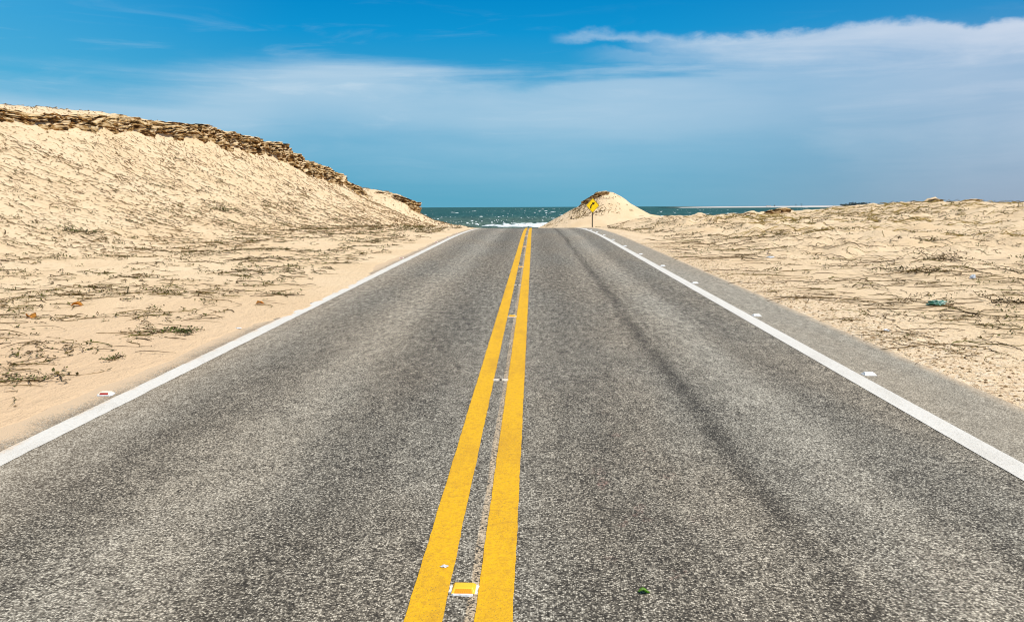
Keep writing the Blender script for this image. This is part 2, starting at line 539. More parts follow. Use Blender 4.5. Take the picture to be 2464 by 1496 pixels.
def asphalt_material(shoulder=False):
    m, t, b = mat("asphalt_shoulder" if shoulder else "asphalt", 0.85, 0.25)
    co = obj_co(t)
    x, y, z = t.sep(co)
    stones = t.sep(t.vor(co, 110.0, out='Color'))[0]
    sd = t.vor(co, 110.0)
    coarse = t.noise(co, 62.0, 2, 0.7)
    mid = t.noise(t.map(co, (1, 0.8, 1)), 9.0, 4, 0.85)
    far = t.noise(t.map(co, (1, 0.35, 1)), 4.0, 5, 0.9)
    big = t.noise(t.map(co, (1, 0.12, 1)), 1.1, 4, 0.6)
    v = t.math('MULTIPLY', t.ss(stones, 0.25, 0.9), t.ss(sd, 0.70, 0.30))
    v = t.math('ADD', t.math('MULTIPLY', v, 0.90), cen2(t, coarse, 2.5))
    v = t.math('ADD', v, cen2(t, mid, 0.75))
    v = t.math('ADD', v, cen2(t, far, 0.60))
    v = t.math('ADD', t.math('ADD', v, 0.08), cen2(t, big, 0.26))
    streak = t.noise(t.comb(t.math('MULTIPLY', x, 14.0), t.math('MULTIPLY', y, 4.5)), 1.0, 5, 0.85)
    v = t.math('ADD', v, t.math('MULTIPLY', cen2(t, streak, 3.3), t.ss(y, 3.0, 16.0, 0.12, 1.0)))
    if not shoulder:
        # tyre polished bands and the dark wandering seam in the right lane
        wob = cen2(t, t.noise(t.comb(0.0, t.math('MULTIPLY', y, 0.16), 0.0), 1.0, 2, 0.5), 0.26)
        xs = t.math('ADD', x, wob)
        seam = t.math('SUBTRACT', 1.0, t.ss(t.math('ABSOLUTE', t.math('SUBTRACT', xs, 1.30)), 0.01, 0.15))
        seam = t.math('MULTIPLY', seam, t.lin(t.noise(t.map(co, (3, 0.7, 1)), 1.0, 4, 0.65), 0.32, 0.62, 0.35, 1.0))
        v = t.math('SUBTRACT', v, t.math('MULTIPLY', seam, 0.36))
        for cx, wd, k in ((-1.05, 0.60, 0.13), (-2.55, 0.30, 0.06), (0.45, 0.60, 0.12), (2.35, 0.35, 0.06)):
            bnd = t.math('SUBTRACT', 1.0, t.ss(t.math('ABSOLUTE', t.math('SUBTRACT', xs, cx)), 0.05, wd))
            v = t.math('SUBTRACT', v, t.math('MULTIPLY', bnd, k))
        for cx, wd, k in ((-1.85, 0.45, 0.14), (1.85, 0.40, 0.16), (-3.2, 0.35, 0.12)):
            bnd = t.math('SUBTRACT', 1.0, t.ss(t.math('ABSOLUTE', t.math('SUBTRACT', xs, cx)), 0.05, wd))
            v = t.math('ADD', v, t.math('MULTIPLY', bnd, k))
    else:
        v = t.math('ADD', t.math('MULTIPLY', v, 0.70), 0.28)
    c = t.ramp(t.math('MULTIPLY', t.math('ADD', v, 0.35), 0.62), [
        (0.0, (0.030, 0.026, 0.020)), (0.22, (0.080, 0.071, 0.056)), (0.45, (0.215, 0.195, 0.156)),
        (0.70, (0.42, 0.388, 0.318)), (1.0, (0.66, 0.615, 0.51))])
    hue = t.noise(t.map(co, (1, 0.25, 1), (4, 2, 0)), 0.7, 3, 0.5)
    c = t.mix(t.ss(hue, 0.35, 0.65, 0.0, 0.5), c, t.mix(1.0, c, (1.08, 0.98, 0.88), 'MULTIPLY'))
    if not shoulder:
        red = t.math('MULTIPLY', t.ss(t.noise(t.map(co, (6, 3, 1)), 1.0, 3, 0.6), 0.60, 0.72),
                     t.math('MULTIPLY', t.ss(x, 0.15, 0.35), t.ss(x, 0.95, 0.70)))
        red = t.math('MULTIPLY', red, t.math('MULTIPLY', t.ss(y, 2.9, 3.4), t.ss(y, 7.0, 5.5)))
        c = t.mix(t.math('MULTIPLY', t.math('MULTIPLY', red, t.ss(coarse, 0.42, 0.6)), 0.30), c, (0.36, 0.12, 0.10))
        old = t.math('MULTIPLY', t.ss(t.math('ABSOLUTE', t.math('ADD', x, t.math('ADD', 0.252, cen2(t, t.noise(co, 1.2, 2, 0.5), 0.03)))), 0.028, 0.016), t.ss(t.math('ADD', coarse, t.math('MULTIPLY', stones, 0.25)), 0.50, 0.66))
        c = t.mix(t.math('MULTIPLY', old, 0.60), c, (0.62, 0.47, 0.30))
        sandy = t.math('MULTIPLY', t.ss(t.math('ADD', x, t.math('ADD', cen2(t, t.noise(co, 1.3, 6, 0.7), 0.42), cen2(t, coarse, 0.9))), -3.55, -3.80), 0.92)
        film = t.math('MULTIPLY', t.ss(x, -2.4, -3.7), 0.16)
        gr = t.math('ADD', t.math('MULTIPLY', sandy, 1.0), film, clamp=True)
        c = t.mix(gr, c, (0.58, 0.43, 0.28))
    else:
        c = t.mix(0.10, c, (0.50, 0.42, 0.31))
        e = t.math('ADD', x, cen2(t, t.noise(co, 3.0, 5, 0.7), 0.22))
        c = t.mix(t.math('MULTIPLY', t.ss(e, 3.70, 3.95), 0.85), c, (0.62, 0.47, 0.31))
    t.put(b.inputs['Base Color'], c)
    bn = t.bump(t.math('ADD', sd, coarse), 0.6, 0.006)
    bn = t.bump(mid, 0.5, 0.012, bn)
    t.put(b.inputs['Normal'], bn)
    return m


def cen2(t, n, k):
    return t.math('MULTIPLY', t.math('SUBTRACT', n, 0.5), k)


def paint_material(name, base, wear, amount=0.3, sandy=False):
    m, t, b = mat(name, 0.7, 0.3)
    co = obj_co(t)
    n = t.noise(co, 60.0, 4, 0.7)
    n2 = t.noise(t.map(co, (1, 0.3, 1)), 4.0, 5, 0.65)
    n3 = t.noise(co, 24.0, 3, 0.6)
    c = t.mix(t.ss(n, 0.35, 0.75, 0.0, amount), base, wear)
    c = t.mix(t.ss(n2, 0.45, 0.75, 0.0, amount), c, wear)
    c = t.mix(t.ss(n3, 0.52, 0.66, 0.0, amount * 0.8), c, wear)
    spot = t.ss(t.vor(co, 14.0), 0.060, 0.035)
    pit = t.math('MULTIPLY', t.ss(t.vor(co, 70.0), 0.24, 0.14), t.ss(n2, 0.40, 0.56))
    c = t.mix(t.math('MAXIMUM', t.math('MULTIPLY', spot, 0.6), t.math('MULTIPLY', pit, 0.65)), c, (0.12, 0.09, 0.05))
    if sandy:
        x = t.sep(co)[0]
        sd = t.ss(t.math('ADD', x, t.math('ADD', cen2(t, t.noise(co, 1.6, 6, 0.7), 0.5), cen2(t, n, 0.25))), -3.50, -3.62)
        c = t.mix(t.math('MULTIPLY', sd, 0.8), c, (0.62, 0.46, 0.30))
    t.put(b.inputs['Base Color'], c)
    t.put(b.inputs['Normal'], t.bump(t.math('ADD', n, n3), 0.9, 0.006))
    return m


def rock_material():
    m, t, b = mat("rock", 0.95, 0.1)
    co = obj_co(t)
    x, y, z = t.sep(co)
    lay = t.noise(t.map(co, (0.22, 0.22, 5.5)), 1.0, 5, 0.65, 0.3)
    blk = t.noise(t.map(co, (1.5, 1.5, 8.5)), 1.0, 5, 0.65)
    c = t.ramp(lay, [(0.34, (0.060, 0.026, 0.009)), (0.44, (0.24, 0.105, 0.024)), (0.51, (0.44, 0.27, 0.10)), (0.60, (0.60, 0.43, 0.22)), (0.75, (0.72, 0.56, 0.34))])
    c = t.mix(t.ss(blk, 0.535, 0.565, 0, 0.95), c, (0.76, 0.61, 0.38))
    c = t.mix(t.ss(blk, 0.485, 0.45, 0, 0.94), c, (0.030, 0.014, 0.006))
    # drifted sand rests on the upward faces
    nz = t.sep(t.new('ShaderNodeNewGeometry').outputs['True Normal'])[2]
    c = t.mix(t.math('MULTIPLY', t.ss(nz, 0.70, 0.92), t.ss(t.noise(co, 3.0, 3, 0.6), 0.34, 0.46)), c, (0.70, 0.54, 0.34))
    t.put(b.inputs['Base Color'], c)
    t.put(b.inputs['Normal'], t.bump(blk, 0.8, 0.08, t.bump(t.noise(co, 14, 4, 0.7), 0.6, 0.03)))
    return m


def island_mat(name, stops, rough=0.9):
    m, t, b = mat(name, rough, 0.15)
    g = t.new('ShaderNodeNewGeometry')
    t.put(b.inputs['Base Color'], t.ramp(g.outputs['Random Per Island'], stops))
    return m


def simple(name, col, rough=0.6, spec=0.3, var=0.12, scale=20.0):
    m, t, b = mat(name, rough, spec)
    n = t.noise(obj_co(t), scale, 4, 0.6)
    t.put(b.inputs['Base Color'], t.mix(t.ss(n, 0.3, 0.7), tuple(c * (1 - var) for c in col), tuple(min(1, c * (1 + var)) for c in col)))
    t.put(b.inputs['Normal'], t.bump(n, 0.2, 0.003))
    return m


def sea_material():
    m, t, b = mat("sea_water", 0.75, 0.12)
    co = obj_co(t)
    x, y, z = t.sep(co)
    ang = t.math('DIVIDE', 1000.0, y)     # 1000 / distance from the shore road
    n1 = t.noise(t.comb(t.math('MULTIPLY', x, 0.55), t.math('MULTIPLY', y, 0.10)), 1.0, 4, 0.7)
    n2 = t.noise(t.comb(t.math('MULTIPLY', x, 0.12), t.math('MULTIPLY', y, 0.022)), 1.0, 6, 0.8)
    n3 = t.noise(t.comb(t.math('MULTIPLY', x, 0.004), t.math('MULTIPLY', y, 0.0016)), 1.0, 5, 0.7)
    deep = t.ss(ang, 2.6, 1.6)
    shal = t.ss(ang, 2.0, 3.6)
    c = t.mix(deep, (0.065, 0.125, 0.100), (0.020, 0.090, 0.088))
    c = t.mix(shal, c, (0.090, 0.140, 0.105))
    v = t.math('ADD', t.math('MULTIPLY', n1, 0.5), t.math('ADD', t.math('MULTIPLY', n2, 0.35), t.math('MULTIPLY', n3, 0.15)))
    c = t.mix(t.ss(v, 0.52, 0.43, 0, 0.85), c, (0.010, 0.042, 0.045))
    c = t.mix(t.ss(v, 0.53, 0.60, 0, 0.75), c, (0.15, 0.24, 0.215))
    t.put(b.inputs['Base Color'], c)
    bn = t.bump(n1, 0.9, 1.2)
    t.put(b.inputs['Normal'], bn)
    return m


M_SAND = sand_material()
M_ASPH = asphalt_material(False)
M_SHLD = asphalt_material(True)
M_WHITE = paint_material("white_paint", (0.68, 0.655, 0.60), (0.50, 0.47, 0.41), 0.45)
M_WHITE_S = paint_material("sanded_white_paint", (0.68, 0.655, 0.60), (0.50, 0.47, 0.41), 0.45, True)
M_YELLOW = paint_material("yellow_paint", (0.74, 0.415, 0.004), (0.52, 0.27, 0.015), 0.75)
M_ROCK = rock_material()
M_SEA = sea_material()
M_FOAM = simple("foam", (0.66, 0.71, 0.72), 0.8, 0.2, 0.05, 0.6)
M_VINE = island_mat("dry_vine", [(0.0, (0.045, 0.026, 0.010)), (0.5, (0.10, 0.060, 0.022)), (0.8, (0.17, 0.11, 0.04)), (1.0, (0.12, 0.11, 0.025))])
M_TWIG = island_mat("pale_twig", [(0.0, (0.10, 0.062, 0.028)), (0.6, (0.22, 0.145, 0.070)), (1.0, (0.36, 0.25, 0.13))])
M_VINE_Y = island_mat("yellowed_vine", [(0.0, (0.11, 0.07, 0.016)), (0.5, (0.24, 0.165, 0.04)), (1.0, (0.40, 0.29, 0.09))])
M_LEAF = island_mat("vine_leaf", [(0.0, (0.035, 0.035, 0.010)), (0.5, (0.075, 0.075, 0.018)), (0.8, (0.13, 0.12, 0.03)), (1.0, (0.14, 0.08, 0.03))])
M_STONE = island_mat("loose_stone", [(0.0, (0.12, 0.07, 0.03)), (0.35, (0.30, 0.20, 0.10)), (0.7, (0.55, 0.42, 0.26)), (1.0, (0.66, 0.54, 0.38))])

# ------------------------------------------------------------------ ground sheet
NC, NR = 760, 860
u = np.linspace(-4.55, 4.55, NC)
gx = 3.3 * np.sinh(u)
gx = gx[(gx > -150) & (gx < 150)]
v = np.linspace(-2.2, 3.98, NR)
gy = 6.0 * np.sinh(v)
XX, YY = np.meshgrid(gx, gy)
ZZ = ground_z(XX, YY)
V = np.stack([XX, YY, ZZ], -1).reshape(-1, 3)
ground = mesh_np("ground", V, grid_faces(len(gy), len(gx)), M_SAND, smooth=True)
struct(ground, "pale sand flats and dunes on both sides of the road")


# ------------------------------------------------------------------ road
def strip(name, xa, xb, z, m, y0=-25.0, y1=100.0, n=420, cols=None, jag=None, label=None):
    yy = 6 * np.sinh(np.linspace(math.asinh(y0 / 6), math.asinh(y1 / 6), n))
    if jag:
        yy = np.arange(y0 if y0 > 0.5 else 0.8, y1, 1.0)
        yy = np.concatenate([[-25.0, 0.8], np.exp(np.arange(math.log(1.0), math.log(y1), 0.006))])
    k = cols or 2
    s = np.linspace(0, 1, k)
    ja = jb = np.zeros(len(yy))
    if jag:
        sc = 0.04
        ja = jag * (fbm(yy / sc / 3, yy * 0 + xa * 7, 3, 91) + 0.5 * fbm(yy / 0.5, yy * 0 + xa * 7, 2, 92))
        jb = jag * (fbm(yy / sc / 3, yy * 0 + xb * 7 + 3, 3, 93) + 0.7 * fbm(yy / 0.5, yy * 0 + xb * 3, 2, 94))
    A = xa + ja
    B = xb + jb
    X = A[:, None] * (1 - s) + B[:, None] * s + xroad(yy)[:, None]
    Y = np.repeat(yy[:, None], k, 1)
    Z = zroad(Y) + z
    o = mesh_np(name, np.stack([X, Y, Z], -1).reshape(-1, 3), grid_faces(len(yy), k), m, smooth=True)
    return struct(o, label)


strip("road", -4.3, 3.055, 0.0, M_ASPH, cols=12, label="grey two lane asphalt road running to the sea")
strip("road_shoulder", 3.055, 4.05, 0.0, M_SHLD, cols=4, label="paler asphalt shoulder right of the white edge line")
strip("edge_line", -3.545, -3.352, 0.004, M_WHITE_S, jag=0.009, label="white edge line on the left, sand drifting over it")
strip("edge_line", 2.872, 3.056, 0.004, M_WHITE, jag=0.003, label="white edge line on the right beside the shoulder")
strip("centre_line", -0.513, -0.362, 0.004, M_YELLOW, jag=0.0045, label="left yellow stripe of the double centre line")
strip("centre_line", -0.235, -0.083, 0.004, M_YELLOW, jag=0.0045, label="right yellow stripe of the double centre line")

# ------------------------------------------------------------------ sea
ys = np.exp(np.linspace(math.log(118), math.log(30000), 420))
th = np.linspace(-1.25, 1.25, 520)
YY, TT = np.meshgrid(ys, th, indexing='ij')
XX = np.tan(TT) * YY
amp = 0.30 * np.clip(1 - (YY - 118) / 1400, 0, 1)
ZZ = SEA + amp * fbm(XX / 14, YY / 6, 3, 101)
o = mesh_np("sea", np.stack([XX, YY, ZZ], -1).reshape(-1, 3), grid_faces(len(ys), len(th)), M_SEA, smooth=True)
struct(o, "choppy green sea reaching to the horizon")


def lumps(name, items, m):
    """items: x, y, z, width, depth, height -> low foam crests, joined"""
    a = np.linspace(0, 2 * np.pi, 9)[:-1]
    Vs, Fs = [], []
    base = 0
    for (x, y, z, w, d, h) in items:
        ca, sa = np.cos(a), np.sin(a)
        rj = 1 + 0.3 * (rng.random(8) - 0.5)
        ring0 = np.stack([x + w * ca * rj, y + d * sa * rj, np.full(8, z - 0.1)], -1)
        rj2 = rj * (1 + 0.3 * (rng.random(8) - 0.5))
        ring1 = np.stack([x + 0.7 * w * ca * rj2, y + 0.6 * d * sa * rj2, z + h * (0.5 + 0.5 * rng.random(8))], -1)
        top = np.array([[x, y, z + h]])
        Vs.append(np.concatenate([ring0, ring1, top]))
        for i in range(8):
            j = (i + 1) % 8
            Fs.append((base + i, base + j, base + 8 + j))
            Fs.append((base + i, base + 8 + j, base + 8 + i))
            Fs.append((base + 8 + i, base + 8 + j, base + 16))
        base += 17
    return mesh_np(name, np.concatenate(Vs), np.array(Fs), m, smooth=True)


items = []
for i in range(1700):
    dep = 0.0016 + 0.021 * rng.random() ** 1.3
    Y = (EYE - SEA) / dep
    if Y > 2600:
        continue
    azv = -0.30 + 0.80 * rng.random()
    cl = fbm(np.array([azv * 18]), np.array([dep * 500]), 2, 55)[0]
    if cl < 0.02:
        continue
    big = rng.random() ** 4
    w = (0.0008 + 0.0036 * big) * Y * 0.5
    items.append((azv * Y, Y, SEA + 0.05, min(w, 5), 0.8, 0.05 + 0.15 * rng.random() + 0.20 * big))
tag(lumps("whitecaps", items, M_FOAM), "scattered white wave crests across the sea", "whitecaps", kind='stuff')
items = []
for row, (Y, h) in enumerate(((288, 0.28), (276, 0.22), (264, 0.30), (254, 0.25), (244, 0.30))):
    x0 = (-7.5, -11, -12.5, -11, -9)[row]
    for x in np.arange(x0, 34, 0.8):
        if rng.random() < 0.30:
            continue
        items.append((x + rng.normal() * 0.4, Y + rng.normal() * 2.5, SEA, 0.9 + rng.random() * 0.8, 2.5 + 4 * rng.random(), h * (0.45 + 0.7 * rng.random())))
for k in range(8):
    items.append((-14.5 + rng.random() * 4, 262 + rng.normal() * 8, SEA, 0.8 + rng.random(), 2, 0.10))
tag(lumps("surf", items, M_FOAM), "band of white surf breaking just beyond the end of the road", "surf", kind='stuff')
items = [(-6.7 - 17.6 + k * 0.5, 190, SEA + 0.1, 0.5, 0.8, 0.25 + 0.1 * k) for k in range(3)]

# ------------------------------------------------------------------ far shore
xs_ = np.linspace(520, 2600, 220)
prof = 2.2 + 1.6 * sstep(xs_, 700, 1300) + 0.6 * fbm(xs_ / 60, xs_ * 0, 3, 12)
prof = prof * sstep(xs_, 520, 760) + 1.2
rows = []
for (dyv, f) in ((-60, -0.6), (0, 0.15), (40, 0.7), (120, 1.0), (400, 1.05), (700, -0.6)):
    rows.append(np.stack([xs_, np.full_like(xs_, 3000 + dyv), SEA + prof * f + 0.3], -1))
m_shore = simple("far_sand", (0.52, 0.49, 0.46), 0.9, 0.1, 0.06, 0.02)
o = mesh_np("far_shore", np.concatenate(rows), grid_faces(6, len(xs_)), m_shore, smooth=True)
struct(o, "pale sandspit on the horizon at the right")

m_fleaf = island_mat("far_foliage", [(0.0, (0.06, 0.085, 0.085)), (1.0, (0.12, 0.15, 0.14))])
m_ftrunk = simple("far_trunk", (0.12, 0.10, 0.08))


def far_tree(x, y, z, w, h, label, palm=False):
    root = empty("palm_tree" if palm else "shore_tree", (x, y, z))
    tag(root, label, "tree", "trees on the far sandspit")
    bm = bmesh.new()
    bmesh.ops.create_cone(bm, cap_ends=True, segments=6, radius1=0.5, radius2=0.3, depth=h * 0.7, matrix=Matrix.Translation((0, 0, h * 0.35)))
    bm_obj("trunk", bm, m_ftrunk, root)
    Vs, Fs = [], []
    b = 0
    n = 60
    for i in range(n):
        if palm:
            a = 2 * math.pi * rng.random()
            c = np.array([math.cos(a) * w * 0.25, math.sin(a) * w * 0.25, h * 0.85 + rng.normal() * 0.5])
            d = np.array([math.cos(a), math.sin(a), -0.35])
            p = c + d * w * 0.3
            s = np.cross(d, [0, 0, 1]) * 0.5
            q = [c + s, c - s, p - s * 0.4, p + s * 0.4]
        else:
            c = rng.normal(size=3) * np.array([w * 0.28, w * 0.28, h * 0.2]) + np.array([0, 0, h * 0.55])
            a, bb = rng.normal(size=3), rng.normal(size=3)
            a = a / np.linalg.norm(a) * w * 0.16
            bb = bb / np.linalg.norm(bb) * w * 0.13
            q = [c - a, c - bb, c + a, c + bb]
        Vs += q
        Fs.append((b, b + 1, b + 2, b + 3))
        b += 4
    mesh_np("crown", np.array(Vs), np.array(Fs), m_fleaf, root)
    return root


names = ["low dark tree at the left end of the far grove", "second tree from the left in the far grove", "third tree from the left in the far grove",
         "tallest dark tree of the far grove", "round tree right of the tallest in the far grove", "sixth tree from the left in the far grove",
         "wide tree near the right end of the far grove", "last tree at the right end of the far grove beside the dune"]
for i, (px, w, h) in enumerate(((2014, 12, 6), (2021, 13, 7), (2028, 12, 6), (2037, 13, 12), (2045, 13, 11), (2052, 13, 9), (2060, 15, 11), (2069, 15, 11))):
    far_tree((px - 1283) / 2015 * 3080, 3080, SEA + 3.4, w * 1.5, h * 1.1, names[i])
far_tree((1905 - 1283) / 2015 * 3060, 3060, SEA + 3.2, 6, 8.5, "small lone palm, left of a leaning pair on the sandspit", True)
far_tree((1918 - 1283) / 2015 * 3060, 3060, SEA + 3.2, 8, 9.5, "larger lone palm on the bare sandspit", True)
far_tree((1855 - 1283) / 2015 * 3060, 3060, SEA + 3.0, 5, 6.0, "tiny isolated tree left of the two palms on the sandspit")
m_hut = simple("hut_wall", (0.85, 0.84, 0.80))
m_hroof = simple("hut_roof", (0.35, 0.26, 0.20))
for px, lab, w in ((1838, "small white hut at the left on the far sandspit", 7), (1844, "white hut just right of another on the far sandspit", 6)):
    h = empty("beach_hut", ((px - 1283) / 2015 * 3020, 3020, SEA + 2.6))
    tag(h, lab, "hut", "huts on the far sandspit")
    bm = bmesh.new()
    bmesh.ops.create_cube(bm, size=1, matrix=Matrix.Translation((0, 0, 1.6)) @ Matrix.Diagonal((w, 5, 3.2, 1)))
    bm_obj("wall", bm, m_hut, h)
    bm = bmesh.new()
    q = [bm.verts.new(p) for p in ((-w * .55, -3, 3.15), (w * .55, -3, 3.15), (w * .55, 3, 3.15), (-w * .55, 3, 3.15), (-w * .5, 0, 4.6), (w * .5, 0, 4.6))]
    for f in ((0, 1, 5, 4), (2, 3, 4, 5), (3, 0, 4), (1, 2, 5), (3, 2, 1, 0)):
        bm.faces.new([q[i] for i in f])
    bm_obj("roof", bm, m_hroof, h)


# ------------------------------------------------------------------ rock ledges
def ledge(name, P, label, h=1.0, out=0.35, seed=1, layers=9, taper=0.12, ragged=0.5, cat="rock outcrop"):
    """P: plan polyline (x, y, ztop); the wall faces to the right of the walking direction.
    A stack of broken strata: beds jump in and out so each casts its own shadow; drifted sand laps over parts of it."""
    P = np.array(P, float)
    seg = np.hypot(np.diff(P[:, 0]), np.diff(P[:, 1]))
    s = np.concatenate([[0], np.cumsum(seg)])
    L = s[-1]
    ns = max(int(L / 0.07), 12)
    ss = np.linspace(0, L, ns)
    x = np.interp(ss, s, P[:, 0])
    y = np.interp(ss, s, P[:, 1])
    zt = np.interp(ss, s, P[:, 2])
    tx, ty = np.gradient(x), np.gradient(y)
    tl = np.hypot(tx, ty)
    nx, ny = ty / tl, -tx / tl
    hv = np.interp(ss, [0, L], h) if isinstance(h, tuple) else np.full(ns, h)
    h = float(np.mean(hv))
    endf = 0.15 + 0.85 * sstep(ss, 0, L * taper) * (1 - sstep(ss, L * (1 - taper), L))
    hh = hv * endf * (1 + ragged * fbm(ss / 1.6 + seed, np.full(ns, 1.0), 3, seed + 9))
    ztop = zt + h * 0.22 * ragged * fbm(ss / 1.1, np.full(ns, 4.0), 4, seed + 5)
    edges = np.cumsum(0.4 + rng.random(layers + 1))
    edges = (edges - edges[0]) / (edges[-1] - edges[0])
    rows = []
    for i in range(layers):
        f0, f1 = edges[i], edges[i + 1]
        cw = 0.45 + 1.1 * _h(np.array([i * 3]), np.array([seed]), 4)[0]
        cells = np.floor((ss + 0.25 * fbm(ss / 0.4, np.full(ns, i * 1.7), 2, seed)) / cw + i * 0.37)
        jit = _h(cells, np.full(ns, i), seed) - 0.5
        jit2 = _h(cells, np.full(ns, i), seed + 50)
        bedn = fbm(ss / 1.1 + seed * 13, np.full(ns, i * 0.9), 3, seed + 2)
        off = out * (0.9 * bedn + 0.7 * jit + (0.55 if i % 2 == 0 else -0.55)) - out * 0.8 * (jit2 > 0.80)
        off = off + (1 - f0) * 0.30 * h - 0.12
        for q, f in enumerate((f0, f1)):
            fv = np.clip(f + (0.5 / layers) * fbm(ss / 0.5, np.full(ns, i * 5.1 + q * 2), 2, seed + 77), 0, 1)
            z = ztop - hh * (1 - fv) + (0.10 * h * jit if i == layers - 1 else 0)
            rows.append(np.stack([x + nx * off, y + ny * off, z], -1))
    last = rows[-1]
    for back, dz in ((0.35, 0.02), (0.9, -0.06), (1.6, -0.8)):
        rows.append(last + np.stack([-nx * back, -ny * back, dz + 0.10 * h * fbm(ss / 0.5, np.full(ns, back * 9), 3, seed + 8)], -1))
    base = rows[0].copy()
    base[:, 2] -= 0.9
    base[:, 0] -= nx * 0.3
    base[:, 1] -= ny * 0.3
    rows = [base] + rows
    V = np.concatenate(rows)
    o = mesh_np(name, V, grid_faces(len(rows), ns), M_ROCK)
    return tag(o, label, cat)


def rim(y, f=0.905, dz=0.0):
    """a point on the hill shoulder at distance y, at slope fraction f"""
    y = float(y)
    xr = np.interp(y, TY, TXR) + 0.9 * float(fbm(np.array([y / 7]), np.array([2.0]), 3, 21)[0])
    xf = np.interp(y, TY, TXF)
    x = -(xf + f * (xr - xf))
    return x, y


def rim_path(y0, y1, f=0.905, dz=0.0, step=1.0):
    out = []
    for yy in np.arange(y0, y1 + 0.01, step):
        x, y = rim(yy, f)
        dd = dz[0] + (dz[1] - dz[0]) * (yy - y0) / (y1 - y0) if isinstance(dz, tuple) else dz
        zt = max(gz(x - 0.7, y), gz(x - 1.2, y)) + dd
        out.append((x, y, zt))
    return out


# ------------------------------------------------------------------ placeholder hook: rocks
ledge("rock_ledge", rim_path(33, 58, 0.902, (-0.45, 0.02)), "long low brown and cream layered rock band below the crest of the tall left dune", h=(0.34, 0.92), seed=3, layers=9, out=0.32, ragged=1.1, taper=0.05)
ledge("rock_ledge", rim_path(56.5, 69.5, 0.905, (-0.05, 0.28)), "thick broken brown rock band stepping down the middle of the left dune crest", h=(0.95, 1.15), seed=9, layers=13, out=0.38, ragged=0.8)
ledge("rock_ledge", rim_path(68.5, 82, 0.905, 0.30), "dark craggy rock face at the steepest drop of the left dune crest", h=1.4, seed=15, layers=16, out=0.5, ragged=0.8)
ledge("rock_ledge", rim_path(82.5, 90, 0.92, 0.25), "small overhanging rock shelf at the foot of the tall left dune crest", h=0.8, seed=22, layers=8, out=0.5)
pa = [(-18.3, 98.7, 3.60), (-16.8, 98.4, 3.36), (-15.4, 98.3, 3.02), (-14.4, 98.8, 2.62), (-13.95, 100.2, 2.40), (-13.95, 103, 2.3)]
ledge("rock_ledge", pa, "brown overhanging rock at the end of the second, farther left dune", h=(0.5, 1.0), seed=31, layers=8, out=0.45)
pm = [(6.6, 116.4, 2.35), (7.7, 115.9, 3.0), (8.7, 115.8, 3.55), (9.8, 116.1, 3.76), (10.4, 116.4, 3.70)]
ledge("flat_rock", pm, "thin dark rock cap curving over the top of the mound behind the sign", h=0.22, seed=37, layers=4, out=0.25)
pr1 = [(17.2, 74.2, 0.88), (18.1, 73.9, 0.98), (18.9, 73.8, 1.10), (19.6, 74.0, 1.08), (20.1, 74.6, 0.90)]
ledge("flat_rock", pr1, "dark flat rocks on the lower, left one of two small dunes right of the mound", h=0.30, seed=41, layers=4, out=0.35)
pr2 = [(20.9, 76.8, 1.15), (21.9, 76.3, 1.4), (22.6, 76.2, 1.5), (23.4, 76.6, 1.3)]
ledge("flat_rock", pr2, "few brown rocks on the taller small dune right of the mound", h=0.25, seed=43, layers=3, out=0.3)
pr3 = [(32.4, 64.6, 1.98), (33.0, 64.4, 2.08), (33.7, 64.4, 2.08), (34.1, 64.8, 2.0)]
ledge("flat_rock", pr3, "thin dark rock slab on the skyline of the right dune", h=0.3, seed=47, layers=3, out=0.25)
pr4 = [(30.2, 64.8, 2.00), (30.6, 64.5, 2.14), (31.0, 64.7, 2.10)]
ledge("flat_rock", pr4, "small pointed rock on the right dune skyline, left of the rock slab", h=0.25, seed=49, layers=3, out=0.2)


# ------------------------------------------------------------------ creeping vines and twigs
def runners(name, starts, m, label, cat, seg=10, leaf=None):
    """starts: arrays x, y, heading, length, radius, arch, curl"""
    x0, y0, hd, ln, rad, arch, curl = starts
    n = len(x0)
    k = seg + 1
    s = np.linspace(0, 1, k)[None, :]
    wig = np.cumsum(rng.normal(size=(n, k)) * 0.22, axis=1)
    ang = hd[:, None] + curl[:, None] * (s - 0.5) + wig
    st = (ln / seg)[:, None]
    X = x0[:, None] + np.cumsum(np.cos(ang) * st, 1)
    Y = y0[:, None] + np.cumsum(np.sin(ang) * st, 1)
    Z = ground_z(X, Y) + rad[:, None] * 0.6 + arch[:, None] * 4 * s * (1 - s) + np.abs(rng.normal(size=(n, k))) * rad[:, None] * 0.8
    # perpendicular in plan
    px, py = -np.sin(ang), np.cos(ang)
    rr = rad[:, None] * (0.45 + 0.75 * np.sin(np.pi * np.clip(s * 0.9 + 0.1, 0, 1))) * (0.7 + 0.6 * rng.random((n, k)))
    rings = []
    for a in (90, 210, 330):
        c, sn = math.cos(R(a)), math.sin(R(a))
        rings.append(np.stack([X + px * rr * c, Y + py * rr * c, Z + rr * sn], -1))
    V = np.stack(rings, 2)             # n, k, 3, 3
    V = V.reshape(-1, 3)
    base = (np.arange(n) * k * 3)[:, None, None]
    i = (np.arange(seg) * 3)[None, :, None]
    j = np.arange(3)[None, None, :]
    j2 = (j + 1) % 3
    F = np.stack([base + i + j, base + i + j2, base + i + 3 + j2, base + i + 3 + j], -1).reshape(-1, 4)
    o = mesh_np(name, V, F, m)
    tag(o, label, cat, kind='stuff')
    if leaf:
        per, size, lm, lname, llabel = leaf
        tot = n * per
        ri = np.repeat(np.arange(n), per)
        si = rng.integers(0, k, tot)
        leaves(lname, X[ri, si] + rng.normal(size=tot) * 0.02, Y[ri, si] + rng.normal(size=tot) * 0.02, size * (0.5 + rng.random(tot)), lm, llabel)
    return o


